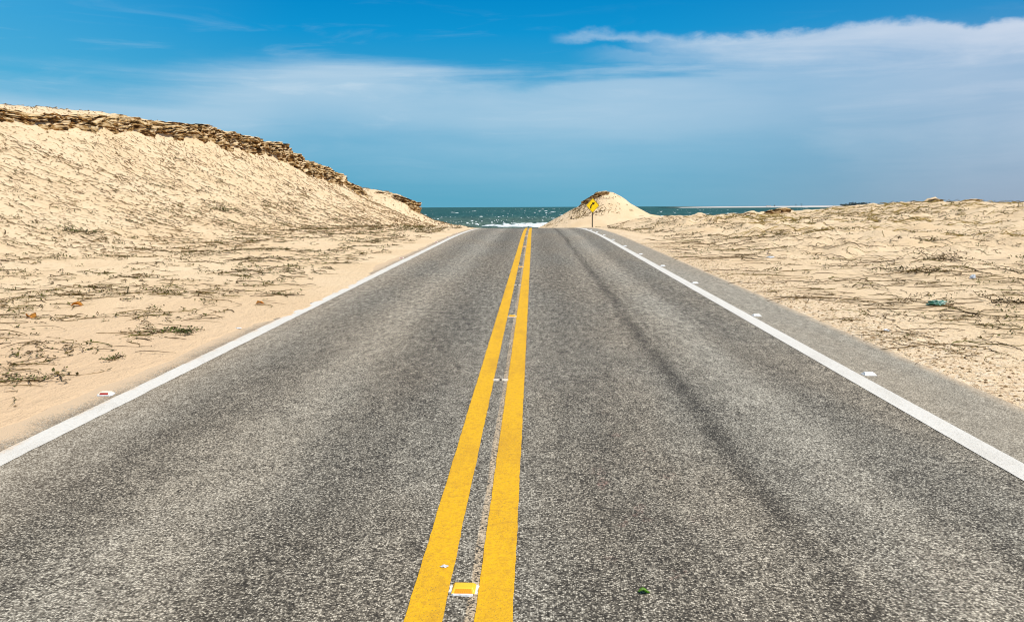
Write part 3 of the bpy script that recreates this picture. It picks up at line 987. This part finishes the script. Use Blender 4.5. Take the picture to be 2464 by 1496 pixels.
def leaves(name, X, Y, size, m, label, tilt=0.9, up=0.3, parent=None, kind='stuff', cat="ground cover", origin=(0, 0, 0)):
    n = len(X)
    Z = ground_z(X, Y) + size * (0.15 + up * rng.random(n))
    a = rng.random(n) * 2 * np.pi
    tl = (rng.random(n) - 0.3) * tilt
    d = np.stack([np.cos(a) * np.cos(tl), np.sin(a) * np.cos(tl), np.sin(tl)], -1)
    p = np.stack([-np.sin(a), np.cos(a), (rng.random(n) - 0.5) * 0.8], -1)
    C = np.stack([X, Y, Z], -1) - np.array(origin)
    sz = size[:, None]
    q0 = C
    q1 = C + d * sz * 0.5 + p * sz * 0.28
    q2 = C + d * sz
    q3 = C + d * sz * 0.5 - p * sz * 0.28
    V = np.stack([q0, q1, q2, q3], 1).reshape(-1, 3)
    F = np.arange(n * 4).reshape(-1, 4)
    o = mesh_np(name, V, F, m, parent)
    if kind:
        tag(o, label, cat, kind=kind)
    return o


def scatter(n, xr, yr, keep, power=1.0):
    """rejection sampling; y distributed so that near ground gets its share"""
    X, Y = [], []
    tot = 0
    while tot < n:
        m_ = 4000
        y = yr[0] + (yr[1] - yr[0]) * rng.random(m_) ** power
        x = xr[0] + (xr[1] - xr[0]) * rng.random(m_)
        k = rng.random(m_) < keep(x, y)
        X.append(x[k])
        Y.append(y[k])
        tot += k.sum()
    return np.concatenate(X)[:n], np.concatenate(Y)[:n]


def inview(x, y, pad=0.04):
    a = x / np.maximum(y, 1)
    return ((a > -0.64 - pad) & (a < 0.60 + pad)).astype(float)


def prm(n, Y, hd, hs, l0, l1, r0, r1, arch, curl, grow=30.0):
    g = 1 + Y / grow
    return (hd + rng.normal(size=n) * hs, (l0 + (l1 - l0) * rng.random(n) ** 1.7), (r0 + (r1 - r0) * rng.random(n) ** 1.5) * g,
            arch * rng.random(n) ** 2, rng.normal(size=n) * curl)


# right flats and hummocks
def keepR(x, y):
    p = fbm(x / 2.6 + 3, y / 4.0, 3, 131)
    den = sstep(p, -0.3, 0.35) * 0.9 + 0.1
    edge = sstep(x, 4.2, 6.0)
    return den * edge * inview(x, y) * (y < 64)


n = 2300
X, Y = scatter(n, (4.2, 44), (9, 64), keepR, 1.15)
P = prm(n, Y, 0.0, 0.7, 0.15, 0.95, 0.0014, 0.0040, 0.07, 1.5, 18)
runners("dune_vines", (X, Y, *P), M_VINE, "dark dry creeping vines lying over the sand right of the road", "creeping vines", seg=11,
        leaf=(4, 0.045, M_LEAF, "vine_leaves", "small olive and brown leaves of the vines right of the road"))
n = 1500


def keepR2(x, y):
    p = fbm(x / 5 + 9, y / 5.0, 3, 141)
    return sstep(p, -0.2, 0.3) * sstep(x, 5, 8) * inview(x, y) * sstep(x / y, 0.12, 0.30)


X, Y = scatter(n, (6, 44), (26, 66), keepR2, 0.9)
P = prm(n, Y, 0.15, 0.6, 0.3, 1.7, 0.002, 0.0050, 0.12, 1.3, 18)
runners("yellowed_vines", (X, Y, *P), M_VINE_Y, "yellow brown dry vines matting the higher right dunes", "creeping vines", seg=9,
        leaf=(3, 0.07, M_VINE_Y, "yellowed_leaves", "yellow brown leaves of the vines on the higher right dunes"))
# long reddish runners along the right verge
n = 330
X, Y = scatter(n, (4.2, 14), (6.5, 34), lambda x, y: inview(x, y) * sstep(x - 4.0, 0.2, 1.0) * (1 - sstep(x, 8, 14)), 1.1)
P = prm(n, Y, 2.75, 0.6, 0.4, 2.2, 0.0016, 0.0040, 0.05, 0.9, 18)
runners("long_runners", (X, Y, *P), M_VINE, "long thin bare runners stretching over the right verge", "creeping vines", seg=26)

# left flats
def keepL(x, y):
    p = fbm(x / 2.3 + 13, y / 3.2, 3, 151)
    d = -x
    return (sstep(p, -0.30, 0.32) * 0.93 + 0.07) * sstep(d, 4.3, 5.4) * inview(x, y)


n = 4200
X, Y = scatter(n, (-24, -4.3), (7.5, 62), keepL, 1.5)
P = prm(n, Y, -0.35, 0.6, 0.08, 0.70, 0.0015, 0.0042, 0.05, 1.2, 16)
runners("dune_vines", (X, Y, *P), M_VINE, "dark dry creeping vines lying over the sand left of the road", "creeping vines", seg=10,
        leaf=(5, 0.042, M_LEAF, "vine_leaves", "small olive and brown leaves of the vines left of the road"))
for xa, xb, lab in ((-9.5, -4.35, "thin tangled stems on the nearest sand left of the road"), (4.15, 9.0, "fine broken twigs on the nearest sand right of the road")):
    n = 420 if xa < 0 else 330
    X, Y = scatter(n, (xa, xb), (6.6, 16), lambda x, y: inview(x, y) * sstep(fbm(x / 0.9, y / 1.2, 3, 191), -0.12, 0.25), 1.0)
    P = prm(n, Y, -0.2 if xa < 0 else 2.9, 0.9, 0.06, 0.6, 0.0012, 0.0036, 0.03, 1.4, 18)
    runners("sand_twigs", (X, Y, *P), M_VINE, lab, "twigs", seg=8, leaf=(4, 0.026, M_LEAF, "sprout_leaves", "tiny leaves among the stems on the nearest sand " + ("left" if xa < 0 else "right") + " of the road"))
for side, xr_, kf, lab in ((-1, (-20, -4.4), keepL, "short leafy tufts dotted over the sand left of the road"), (1, (4.4, 40), keepR, "short leafy tufts dotted over the sand right of the road")):
    nc = 620
    cx, cy = scatter(nc, xr_, (7.2, 55), lambda x, y: kf(x, y) * sstep(np.abs(x), 4.3, 5.2), 1.4)
    per = 16
    g = 1 + np.repeat(cy, per) / 22
    X = np.repeat(cx, per) + rng.normal(size=nc * per) * 0.045 * g
    Y = np.repeat(cy, per) + rng.normal(size=nc * per) * 0.030 * g
    leaves("sand_tufts", X, Y, 0.024 * g * (0.6 + 0.8 * rng.random(nc * per)), M_LEAF, lab, tilt=1.6, up=0.6)
# short dark twigs on the talus
n = 12500
X, Y = scatter(n, (-27, -7), (22, 108), lambda x, y: inview(x, y) * (0.15 + 0.85 * sstep(fbm(x / 2.5, y / 5, 3, 161), -0.3, 0.3)) * sstep(-x, 7, 10), 0.9)
P = prm(n, Y, -0.35, 0.40, 0.06, 0.34, 0.002, 0.007, 0.02, 0.6, 18)
runners("slope_twigs", (X, Y, *P), M_TWIG, "short dry twigs and roots strewn down the left dune slope", "twigs", seg=4)
# mound, left flank
n = 500
X = 9.5 + rng.normal(size=n) * 3.2
X = np.where(X > 9.2, X - 4, X)
Y = 112 + rng.random(n) * 5
P = prm(n, Y, 0.9, 0.5, 0.2, 0.9, 0.006, 0.014, 0.03, 0.6, 90)
runners("mound_twigs", (X, Y, *P), M_VINE, "dry twigs scattered over the left flank of the mound", "twigs", seg=4)


# stones
def stones(name, X, Y, size, label):
    n = len(X)
    Z = ground_z(X, Y)
    t = np.array([[1, 0, 0], [-1, 0, 0], [0, 1, 0], [0, -1, 0], [0, 0, 1], [0, 0, -1.0]])
    F0 = np.array([[0, 2, 4], [2, 1, 4], [1, 3, 4], [3, 0, 4], [2, 0, 5], [1, 2, 5], [3, 1, 5], [0, 3, 5]])
    sc = size[:, None, None] * (0.6 + 0.8 * rng.random((n, 6, 1))) * np.array([1.1, 1.0, 0.55])
    a = rng.random(n) * 6.28
    c, s = np.cos(a)[:, None], np.sin(a)[:, None]
    T = t[None] * sc
    V = np.stack([X[:, None] + T[:, :, 0] * c - T[:, :, 1] * s, Y[:, None] + T[:, :, 0] * s + T[:, :, 1] * c, Z[:, None] + T[:, :, 2] + size[:, None] * 0.1], -1)
    F = (F0[None] + (np.arange(n) * 6)[:, None, None]).reshape(-1, 3)
    o = mesh_np(name, V.reshape(-1, 3), F, M_STONE)
    return tag(o, label, "stones", kind='stuff')


n = 5200
X, Y = scatter(n, (-27, -8), (24, 106), lambda x, y: inview(x, y) * sstep(-x, 9, 16) * (0.2 + 0.8 * sstep(fbm(x / 3, y / 4, 3, 171), -0.1, 0.35)), 0.9)
stones("scree", X, Y, 0.02 + 0.07 * rng.random(n) ** 3, "loose brown and cream stones on the left dune slope")
n = 5000
X, Y = scatter(n, (3.88, 5.3), (5.5, 30), lambda x, y: inview(x, y) * (1 - sstep(x, 4.2, 5.3)), 1.4)
stones("verge_gravel", X, Y, 0.006 + 0.016 * rng.random(n) ** 2, "shelly gravel along the edge of the right shoulder")


# ------------------------------------------------------------------ individually visible plants
def plant(name, x, y, r, nstem, nleaf, lsize, label, lmat, group=None, tall=0.035):
    z = gz(x, y)
    root = empty(name, (x, y, z))
    tag(root, label, "plant", group)
    V, F = [], []
    b = 0
    tips = []
    for i in range(nstem):
        a = rng.random() * 6.28
        cur = np.array([rng.normal() * r * 0.25, rng.normal() * r * 0.25, 0.0])
        rad = (0.0016 + 0.0022 * rng.random()) * (1 + y / 18)
        hd = a
        for k in range(6):
            pp = cur.copy()
            zz = gz(x + pp[0], y + pp[1]) - z + tall * rng.random() * (k / 5)
            pp[2] = zz + 0.005
            tips.append(pp)
            side = np.array([-math.sin(hd), math.cos(hd), 0]) * rad
            for av in (90, 210, 330):
                V.append(pp + side * math.cos(R(av)) + np.array([0, 0, rad * math.sin(R(av))]))
            if k:
                for j in range(3):
                    j2 = (j + 1) % 3
                    F.append((b - 3 + j, b - 3 + j2, b + j2, b + j))
            b += 3
            hd += rng.normal() * 0.4
            cur = cur + np.array([math.cos(hd), math.sin(hd), 0]) * r * 0.22
    mesh_np("stems", np.array(V), np.array(F), M_VINE, root)
    tips = np.array(tips)
    ii = rng.integers(0, len(tips), nleaf)
    C = tips[ii] + rng.normal(size=(nleaf, 3)) * np.array([0.03, 0.03, 0.0]) + np.array([0, 0, 0.012])
    a = rng.random(nleaf) * 6.28
    tl = rng.random(nleaf) * 1.0 - 0.1
    d = np.stack([np.cos(a) * np.cos(tl), np.sin(a) * np.cos(tl), np.sin(tl)], -1)
    p = np.stack([-np.sin(a), np.cos(a), (rng.random(nleaf) - .5) * .6], -1)
    sz = (lsize * (0.6 + 0.8 * rng.random(nleaf)))[:, None]
    V = np.stack([C, C + d * sz * .5 + p * sz * .3, C + d * sz, C + d * sz * .5 - p * sz * .3], 1).reshape(-1, 3)
    mesh_np("leaves", V, np.arange(nleaf * 4).reshape(-1, 4), lmat, root)
    return root


m_green = island_mat("green_leaf", [(0.0, (0.03, 0.035, 0.010)), (0.6, (0.06, 0.075, 0.015)), (1.0, (0.13, 0.15, 0.03))])
m_bronze = island_mat("bronze_leaf", [(0.0, (0.04, 0.028, 0.012)), (0.6, (0.08, 0.06, 0.02)), (1.0, (0.14, 0.10, 0.03))])
PL = "leafy creepers on the left sand flat"
PR = "leafy creepers on the right sand flat"
# (name px,py are noted as plan positions)
plant("beach_creeper", -4.42, 10.15, 0.30, 14, 240, 0.036, "dark leafy creeper nearest the left white line, fullest patch", m_green, PL)
plant("beach_creeper", -4.66, 7.40, 0.24, 14, 150, 0.024, "thin olive tufted creeper at the lower left of the sand", m_green, PL)
plant("beach_creeper", -4.36, 8.40, 0.12, 8, 70, 0.022, "small olive tuft alone on bare rippled sand by the left road edge", m_green, PL)
plant("beach_creeper", -4.35, 14.2, 0.40, 12, 90, 0.036, "sparse greenish creeper reaching towards the jagged stretch of left white line", m_green, PL)
plant("beach_creeper", -14.3, 26.0, 0.75, 20, 190, 0.075, "large dark bushy creeper on the rise at the far left", m_green, PL, 0.2)
plant("beach_creeper", -15.6, 42.0, 0.8, 16, 130, 0.10, "dark arching creeper halfway up the left slope", m_green, PL, 0.25)
plant("beach_creeper", -7.2, 21.3, 0.7, 14, 110, 0.05, "long dark creeper trailing diagonally below the left slope", m_bronze, PL)
plant("beach_creeper", 5.55, 12.7, 0.22, 5, 16, 0.035, "sparse creeper with two upright stems just left of the green bag", m_bronze, PR, 0.22)
plant("beach_creeper", 7.6, 16.8, 0.5, 16, 120, 0.05, "bronze creeper hummock above and left of the green bag", m_bronze, PR, 0.14)
plant("beach_creeper", 9.6, 20.3, 0.7, 18, 180, 0.06, "dark hummock of creeper beyond the small white piece of plastic", m_bronze, PR, 0.18)
plant("beach_creeper", 12.0, 26.4, 0.9, 18, 180, 0.08, "bronze creeper hummock in the middle distance of the right flat", m_bronze, PR, 0.2)
plant("beach_creeper", 7.05, 12.35, 0.45, 14, 110, 0.045, "dark creeper patch at the right edge of the picture beside the green bag", m_bronze, PR, 0.12)


# ------------------------------------------------------------------ road studs
def frustum(bm, w0, d0, w1, d1, z0, z1, bev=0.0):
    vs = [bm.verts.new(p) for p in ((-w0, -d0, z0), (w0, -d0, z0), (w0, d0, z0), (-w0, d0, z0),
                                    (-w1, -d1, z1), (w1, -d1, z1), (w1, d1, z1), (-w1, d1, z1))]
    for f in ((3, 2, 1, 0), (4, 5, 6, 7), (0, 1, 5, 4), (1, 2, 6, 5), (2, 3, 7, 6), (3, 0, 4, 7)):
        bm.faces.new([vs[i] for i in f])
    if bev:
        bmesh.ops.bevel(bm, geom=list(bm.edges), offset=bev, segments=2, affect='EDGES', profile=0.6)


def glue_mesh(w, d, seed, hole=False):
    r_ = random.Random(seed)
    bm = bmesh.new()
    n = 22
    c = bm.verts.new((0, 0, 0.006))
    ring, low = [], []
    for i in range(n):
        a = 2 * math.pi * i / n
        k = 1 + 0.22 * (r_.random() - 0.5)
        ex = abs(math.cos(a)) ** 0.6 * math.copysign(1, math.cos(a))
        ey = abs(math.sin(a)) ** 0.6 * math.copysign(1, math.sin(a))
        ring.append(bm.verts.new((ex * w * k * 0.93, ey * d * k * 0.93, 0.0055)))
        low.append(bm.verts.new((ex * w * k, ey * d * k, -0.004)))
    for i in range(n):
        j = (i + 1) % n
        bm.faces.new((c, ring[i], ring[j]))
        bm.faces.new((ring[i], low[i], low[j], ring[j]))
    return bm


m_sty = simple("stud_yellow", (0.86, 0.50, 0.02), 0.45, 0.5, 0.06)
m_stw = simple("stud_white", (0.90, 0.89, 0.83), 0.45, 0.5, 0.06)
m_stc = simple("stud_cream", (0.80, 0.72, 0.56), 0.55, 0.4, 0.06)
m_glue = simple("stud_glue", (0.66, 0.66, 0.66), 0.6, 0.4, 0.2, 60)
m_gluep = simple("stud_glue_pale", (0.62, 0.55, 0.45), 0.8, 0.2, 0.25, 60)
m_amber, t_, b_ = mat("reflector_amber", 0.25, 0.6)
ch = t_.new('ShaderNodeTexChecker')
ch.inputs['Scale'].default_value = 260
ch.inputs['Color1'].default_value = (0.85, 0.36, 0.01, 1)
ch.inputs['Color2'].default_value = (0.70, 0.24, 0.01, 1)
t_.put(ch.inputs['Vector'], obj_co(t_))
t_.put(b_.inputs['Base Color'], ch.outputs[0])
m_redr = simple("reflector_red", (0.30, 0.015, 0.008), 0.3, 0.6)
m_clear = simple("reflector_clear", (0.74, 0.76, 0.80), 0.3, 0.6)


def stud(x, y, body, refl, glue, label, group, seed=1, cat="road stud"):
    root = empty("road_stud", (x, y, float(zroad(y))))
    root.rotation_euler = (math.atan(G), 0, R(random.uniform(-3, 3)))
    tag(root, label, cat, group)
    bm_obj("glue_pad", glue_mesh(0.066, 0.058, seed), glue, root)
    bm = bmesh.new()
    frustum(bm, 0.052, 0.046, 0.040, 0.022, 0.004, 0.024, 0.003)
    bm_obj("body", bm, body, root)
    bm = bmesh.new()
    # reflector set into the sloping front face
    n = Vector((0, -0.018, 0.024)).normalized()
    q = []
    for (u_, w_) in ((-0.038, 0.12), (0.038, 0.12), (0.034, 0.82), (-0.034, 0.82)):
        yb = -0.046 + 0.024 * w_
        zb = 0.004 + 0.018 * w_
        q.append((u_, yb, zb))
    fr = [bm.verts.new(Vector(p) + n * 0.0012) for p in q]
    bk = [bm.verts.new(Vector(p) - n * 0.002) for p in q]
    bm.faces.new(fr)
    bm.faces.new(list(reversed(bk)))
    for i in range(4):
        j = (i + 1) % 4
        bm.faces.new((fr[j], fr[i], bk[i], bk[j]))
    bm_obj("reflector", bm, refl, root)
    return root


def copy_tree(o, parent=None):
    c = o.copy()
    COL.objects.link(c)
    c.parent = parent
    for chd in list(o.children):
        copy_tree(chd, c)
    return c


ORD = ["nearest", "second nearest", "third nearest", "fourth nearest", "fifth nearest", "sixth nearest", "seventh nearest",
       "eighth nearest", "ninth nearest", "tenth nearest", "eleventh nearest", "twelfth nearest"]
first = None
for i, yv in enumerate((3.40, 11.67, 20.1, 28.5, 36.9, 45.2)):
    lab = ORD[i] + " of the yellow reflective studs between the two yellow stripes"
    if first is None:
        first = stud(-0.298, yv, m_sty, m_amber, m_glue, lab, "yellow studs between the centre stripes")
        o = first
    else:
        o = copy_tree(first)
        o.location = (-0.298, yv, float(zroad(yv)))
    o['label'] = lab
first_w = None
ywh = (7.8, 11.75, 16.25, 20.35, 24.55, 28.75, 33.0, 37.2, 41.4, 45.6, 49.8)
for i, yv in enumerate(ywh):
    lab = ORD[i] + " of the white studs beside the right white edge line"
    if first_w is None:
        first_w = stud(3.145, yv, m_stw, m_clear, m_glue, lab, "white studs along the right edge line", 5)
        o = first_w
    else:
        o = copy_tree(first_w)
        o.location = (3.135, yv, float(zroad(yv)))
    o['label'] = lab
first_l = None
for i, (xv, yv, lab) in enumerate(((-3.665, 6.95, "cream stud with a dark red reflector, nearest on the left sandy edge"),
                                   (-3.66, 23.2, "second cream stud left of the left white line, past the sand tongue"),
                                   (-3.66, 31.6, "third cream stud left of the left white line"),
                                   (-3.66, 36.0, "fourth cream stud left of the left white line"),
                                   (-3.66, 40.2, "farthest cream stud left of the left white line, near the crest"))):
    if first_l is None:
        first_l = stud(xv, yv, m_stc, m_redr, m_glue, lab, "cream studs along the left edge line", 9)
        o = first_l
    else:
        o = copy_tree(first_l)
    o.location = (xv, yv, float(zroad(yv)) + 0.006)
    o['label'] = lab
for i, yv in enumerate((7.55, 15.9, 24.3, 32.7, 41.0)):
    root = empty("stud_base", (-0.300, yv, float(zroad(yv))))
    tag(root, ORD[i] + " of the pale glue marks left by missing studs between the yellow stripes", "stud base", "bare stud bases between the centre stripes")
    for sx in (-0.042, 0.040):
        bm = glue_mesh(0.030, 0.040, 20 + i + int(sx * 100))
        bmesh.ops.translate(bm, verts=bm.verts, vec=(sx, 0, 0.001))
        bm_obj("glue_patch", bm, m_gluep, root)
    bm = bmesh.new()
    bmesh.ops.create_cone(bm, cap_ends=True, segments=8, radius1=0.010, radius2=0.006, depth=0.014, matrix=Matrix.Translation((0, 0, 0.004)))
    bm_obj("broken_pin", bm, simple("pin_dark", (0.04, 0.035, 0.03)) if i == 0 else bpy.data.materials["pin_dark"], root)

# ------------------------------------------------------------------ warning sign
m_sign = simple("sign_yellow", (0.92, 0.62, 0.004), 0.5, 0.3, 0.05, 6)
m_black = simple("sign_black", (0.012, 0.008, 0.008), 0.6, 0.2)
m_border = simple("sign_border", (0.16, 0.10, 0.01), 0.6, 0.2)
m_post = simple("post_grey", (0.10, 0.085, 0.065), 0.8, 0.2, 0.3, 9)
SX, SY = 4.50, 64.0
sz0 = gz(SX, SY)
SGR = 1.66 - 46.5 / 2030 * 64
sign = empty("curve_sign", (SX, SY, min(sz0, SGR)), R(22))
tag(sign, "yellow diamond sign with black arrow bending right, on a thin post", "road sign")
zc = 1.745 - min(sz0, SGR)


def poly_plate(name, pts, y0, y1, m, parent, z0=0.0):
    bm = bmesh.new()
    f = [bm.verts.new((p[0], y0, p[1] + z0)) for p in pts]
    b = [bm.verts.new((p[0], y1, p[1] + z0)) for p in pts]
    bm.faces.new(f)
    bm.faces.new(list(reversed(b)))
    for i in range(len(pts)):
        j = (i + 1) % len(pts)
        bm.faces.new((f[j], f[i], b[i], b[j]))
    bmesh.ops.recalc_face_normals(bm, faces=bm.faces)
    return bm_obj(name, bm, m, parent)


def diamond(h, r=0.05, n=4):
    out = []
    for q in range(4):
        ca = q * math.pi / 2 - math.pi / 2
        cx, cy = math.cos(ca) * (h - r * 1.414), math.sin(ca) * (h - r * 1.414)
        for i in range(n + 1):
            a = ca - math.pi / 4 + math.pi / 2 * i / n
            out.append((cx + math.cos(a) * r, cy + math.sin(a) * r))
    return out


plate = poly_plate("plate", diamond(0.552), -0.004, 0.004, m_sign, sign, zc)
outer, inner = diamond(0.535, 0.045), diamond(0.505, 0.035)
bm = bmesh.new()
vo = [bm.verts.new((p[0], -0.0065, p[1] + zc)) for p in outer]
vi = [bm.verts.new((p[0], -0.0065, p[1] + zc)) for p in inner]
for i in range(len(outer)):
    j = (i + 1) % len(outer)
    bm.faces.new((vo[i], vo[j], vi[j], vi[i]))
bm_obj("border", bm, m_border, plate)
cl = [(-0.167, -0.235), (-0.167, -0.12), (-0.158, -0.04), (-0.115, 0.03), (-0.05, 0.082), (0.045, 0.13)]
wv_ = 0.040
L_, R_ = [], []
for i, p in enumerate(cl):
    a = Vector(cl[max(i - 1, 0)])
    b = Vector(cl[min(i + 1, len(cl) - 1)])
    d = (b - a).normalized()
    nrm = Vector((-d.y, d.x))
    L_.append((p[0] + nrm.x * wv_, p[1] + nrm.y * wv_))
    R_.append((p[0] - nrm.x * wv_, p[1] - nrm.y * wv_))
arrow = L_ + [(0.005, 0.170), (-0.045, 0.225), (0.19, 0.215), (0.085, 0.030), (0.065, 0.100)] + list(reversed(R_))
bm = bmesh.new()
fv = [bm.verts.new((p[0], -0.0075, p[1] + zc)) for p in arrow]
f = bm.faces.new(fv)
bmesh.ops.triangulate(bm, faces=[f])
bmesh.ops.recalc_face_normals(bm, faces=bm.faces)
bm_obj("arrow", bm, m_black, plate)
bm = bmesh.new()
bmesh.ops.create_cube(bm, size=1, matrix=Matrix.Translation((0, 0.040, (zc + 0.35) / 2 - 0.15)) @ Matrix.Diagonal((0.07, 0.07, zc + 0.35 + 0.3, 1)))
bmesh.ops.bevel(bm, geom=list(bm.edges), offset=0.006, segments=2, affect='EDGES')
bm_obj("post", bm, m_post, sign)

# ------------------------------------------------------------------ litter
def crumple(name, x, y, w, d, h, m, label, cat, seed=0, dz=0.0, rz=0.0, sub=3, rough=0.35):
    r_ = np.random.default_rng(seed)
    bm = bmesh.new()
    bmesh.ops.create_icosphere(bm, subdivisions=sub, radius=1.0)
    for v_ in bm.verts:
        p = np.array(v_.co)
        k = 1 + rough * float(vnoise(np.array([p[0] * 2.1 + seed]), np.array([p[1] * 2.1 + p[2] * 1.7]), seed)[0]) * 2 + rough * 0.35 * r_.normal()
        v_.co = Vector((p[0] * w * k, p[1] * d * k, max(p[2] * h * k, -0.25 * h)))
    o = bm_obj(name, bm, m)
    o.location = (x, y, gz(x, y) + dz + h * 0.2)
    o.rotation_euler = (0, 0, rz)
    return tag(o, label, cat)


m_bag, t_, b_ = mat("green_plastic", 0.35, 0.5)
nn = t_.noise(obj_co(t_), 14, 4, 0.6)
t_.put(b_.inputs['Base Color'], t_.mix(t_.ss(nn, 0.4, 0.6), (0.06, 0.20, 0.13), (0.36, 0.52, 0.46)))
m_pl = simple("white_plastic", (0.80, 0.84, 0.88), 0.4, 0.4, 0.1, 12)
m_dry = simple("dry_orange", (0.62, 0.30, 0.06), 0.8, 0.2, 0.5, 30)
m_gl = simple("fresh_leaf", (0.16, 0.36, 0.03), 0.5, 0.4, 0.4, 60)

# positions in metres from the camera foot (x right, y ahead)
crumple("plastic_bag", 5.93, 12.4, 0.11, 0.08, 0.05, m_bag, "crumpled green plastic bag lying on the right sand", "bag", 3, rough=0.5)
crumple("plastic_scrap", 6.3, 22.4, 0.10, 0.06, 0.03, m_pl, "bluish white plastic scrap tangled in the vines on the right sand", "litter", 5)
crumple("plastic_cup", 8.05, 15.5, 0.05, 0.05, 0.06, m_pl, "small white crumpled piece of plastic at the far right of the sand", "litter", 6)
crumple("paper_scrap", 4.3, 10.2, 0.035, 0.03, 0.015, m_pl, "tiny white scrap among twigs on the right verge", "litter", 7)


def dry_leaf(name, x, y, s, rz, m, label, seed, on_road=False, cat="leaf"):
    r_ = random.Random(seed)
    bm = bmesh.new()
    nL, nW = 8, 4
    vs = {}
    for i in range(nL + 1):
        for j in range(-nW, nW + 1):
            u_ = i / nL
            wd = math.sin(math.pi * min(u_ * 0.96 + 0.02, 1)) ** 0.8 * 0.30
            yv = j / nW * wd
            zv = 0.22 * abs(j / nW) ** 1.5 * math.sin(math.pi * u_) + 0.05 * r_.random() + 0.10 * math.sin(u_ * 5)
            vs[i, j] = bm.verts.new(((u_ - 0.5) * s, yv * s, zv * s + 0.01 * s))
    for i in range(nL):
        for j in range(-nW, nW):
            bm.faces.new((vs[i, j], vs[i + 1, j], vs[i + 1, j + 1], vs[i, j + 1]))
    geo = bmesh.ops.solidify(bm, geom=list(bm.faces), thickness=0.02 * s)
    o = bm_obj(name, bm, m, smooth=True)
    z = float(zroad(y)) if on_road else gz(x, y)
    o.location = (x, y, z + 0.002)
    o.rotation_euler = (0, 0, rz)
    return tag(o, label, cat)


LIT = {}
dry_leaf("dry_leaf", -6.75, 11.0, 0.20, -0.6, m_dry, "curled orange dry leaf on the sand at the far left", 1)
dry_leaf("dry_leaf", -6.85, 12.35, 0.20, 0.2, m_dry, "pale orange dry leaf beside a thin vine, right of the other orange leaf", 2)
dry_leaf("dry_leaf", -4.3, 13.0, 0.14, 0.8, m_dry, "small brown dry leaf among creepers close to the left white line", 3)
dry_leaf("green_leaf", 0.468, 3.387, 0.055, 0.1, m_gl, "small bright green leaf lying on the asphalt of the right lane", 4, True)
crumple("paper_scrap", -3.80, 10.6, 0.035, 0.025, 0.008, m_pl, "small white scrap on the sand beside the left white line", "litter", 9)
m_fleck = simple("road_fleck", (0.62, 0.62, 0.62), 0.7)
for fx, fy, lab in ((-0.405, 3.62, "grey fleck stuck on the left yellow stripe"),):
    o = crumple("paper_scrap", fx, fy, 0.017, 0.012, 0.004, m_fleck, lab, "litter", 12)
    o.location.z = float(zroad(fy)) + 0.006
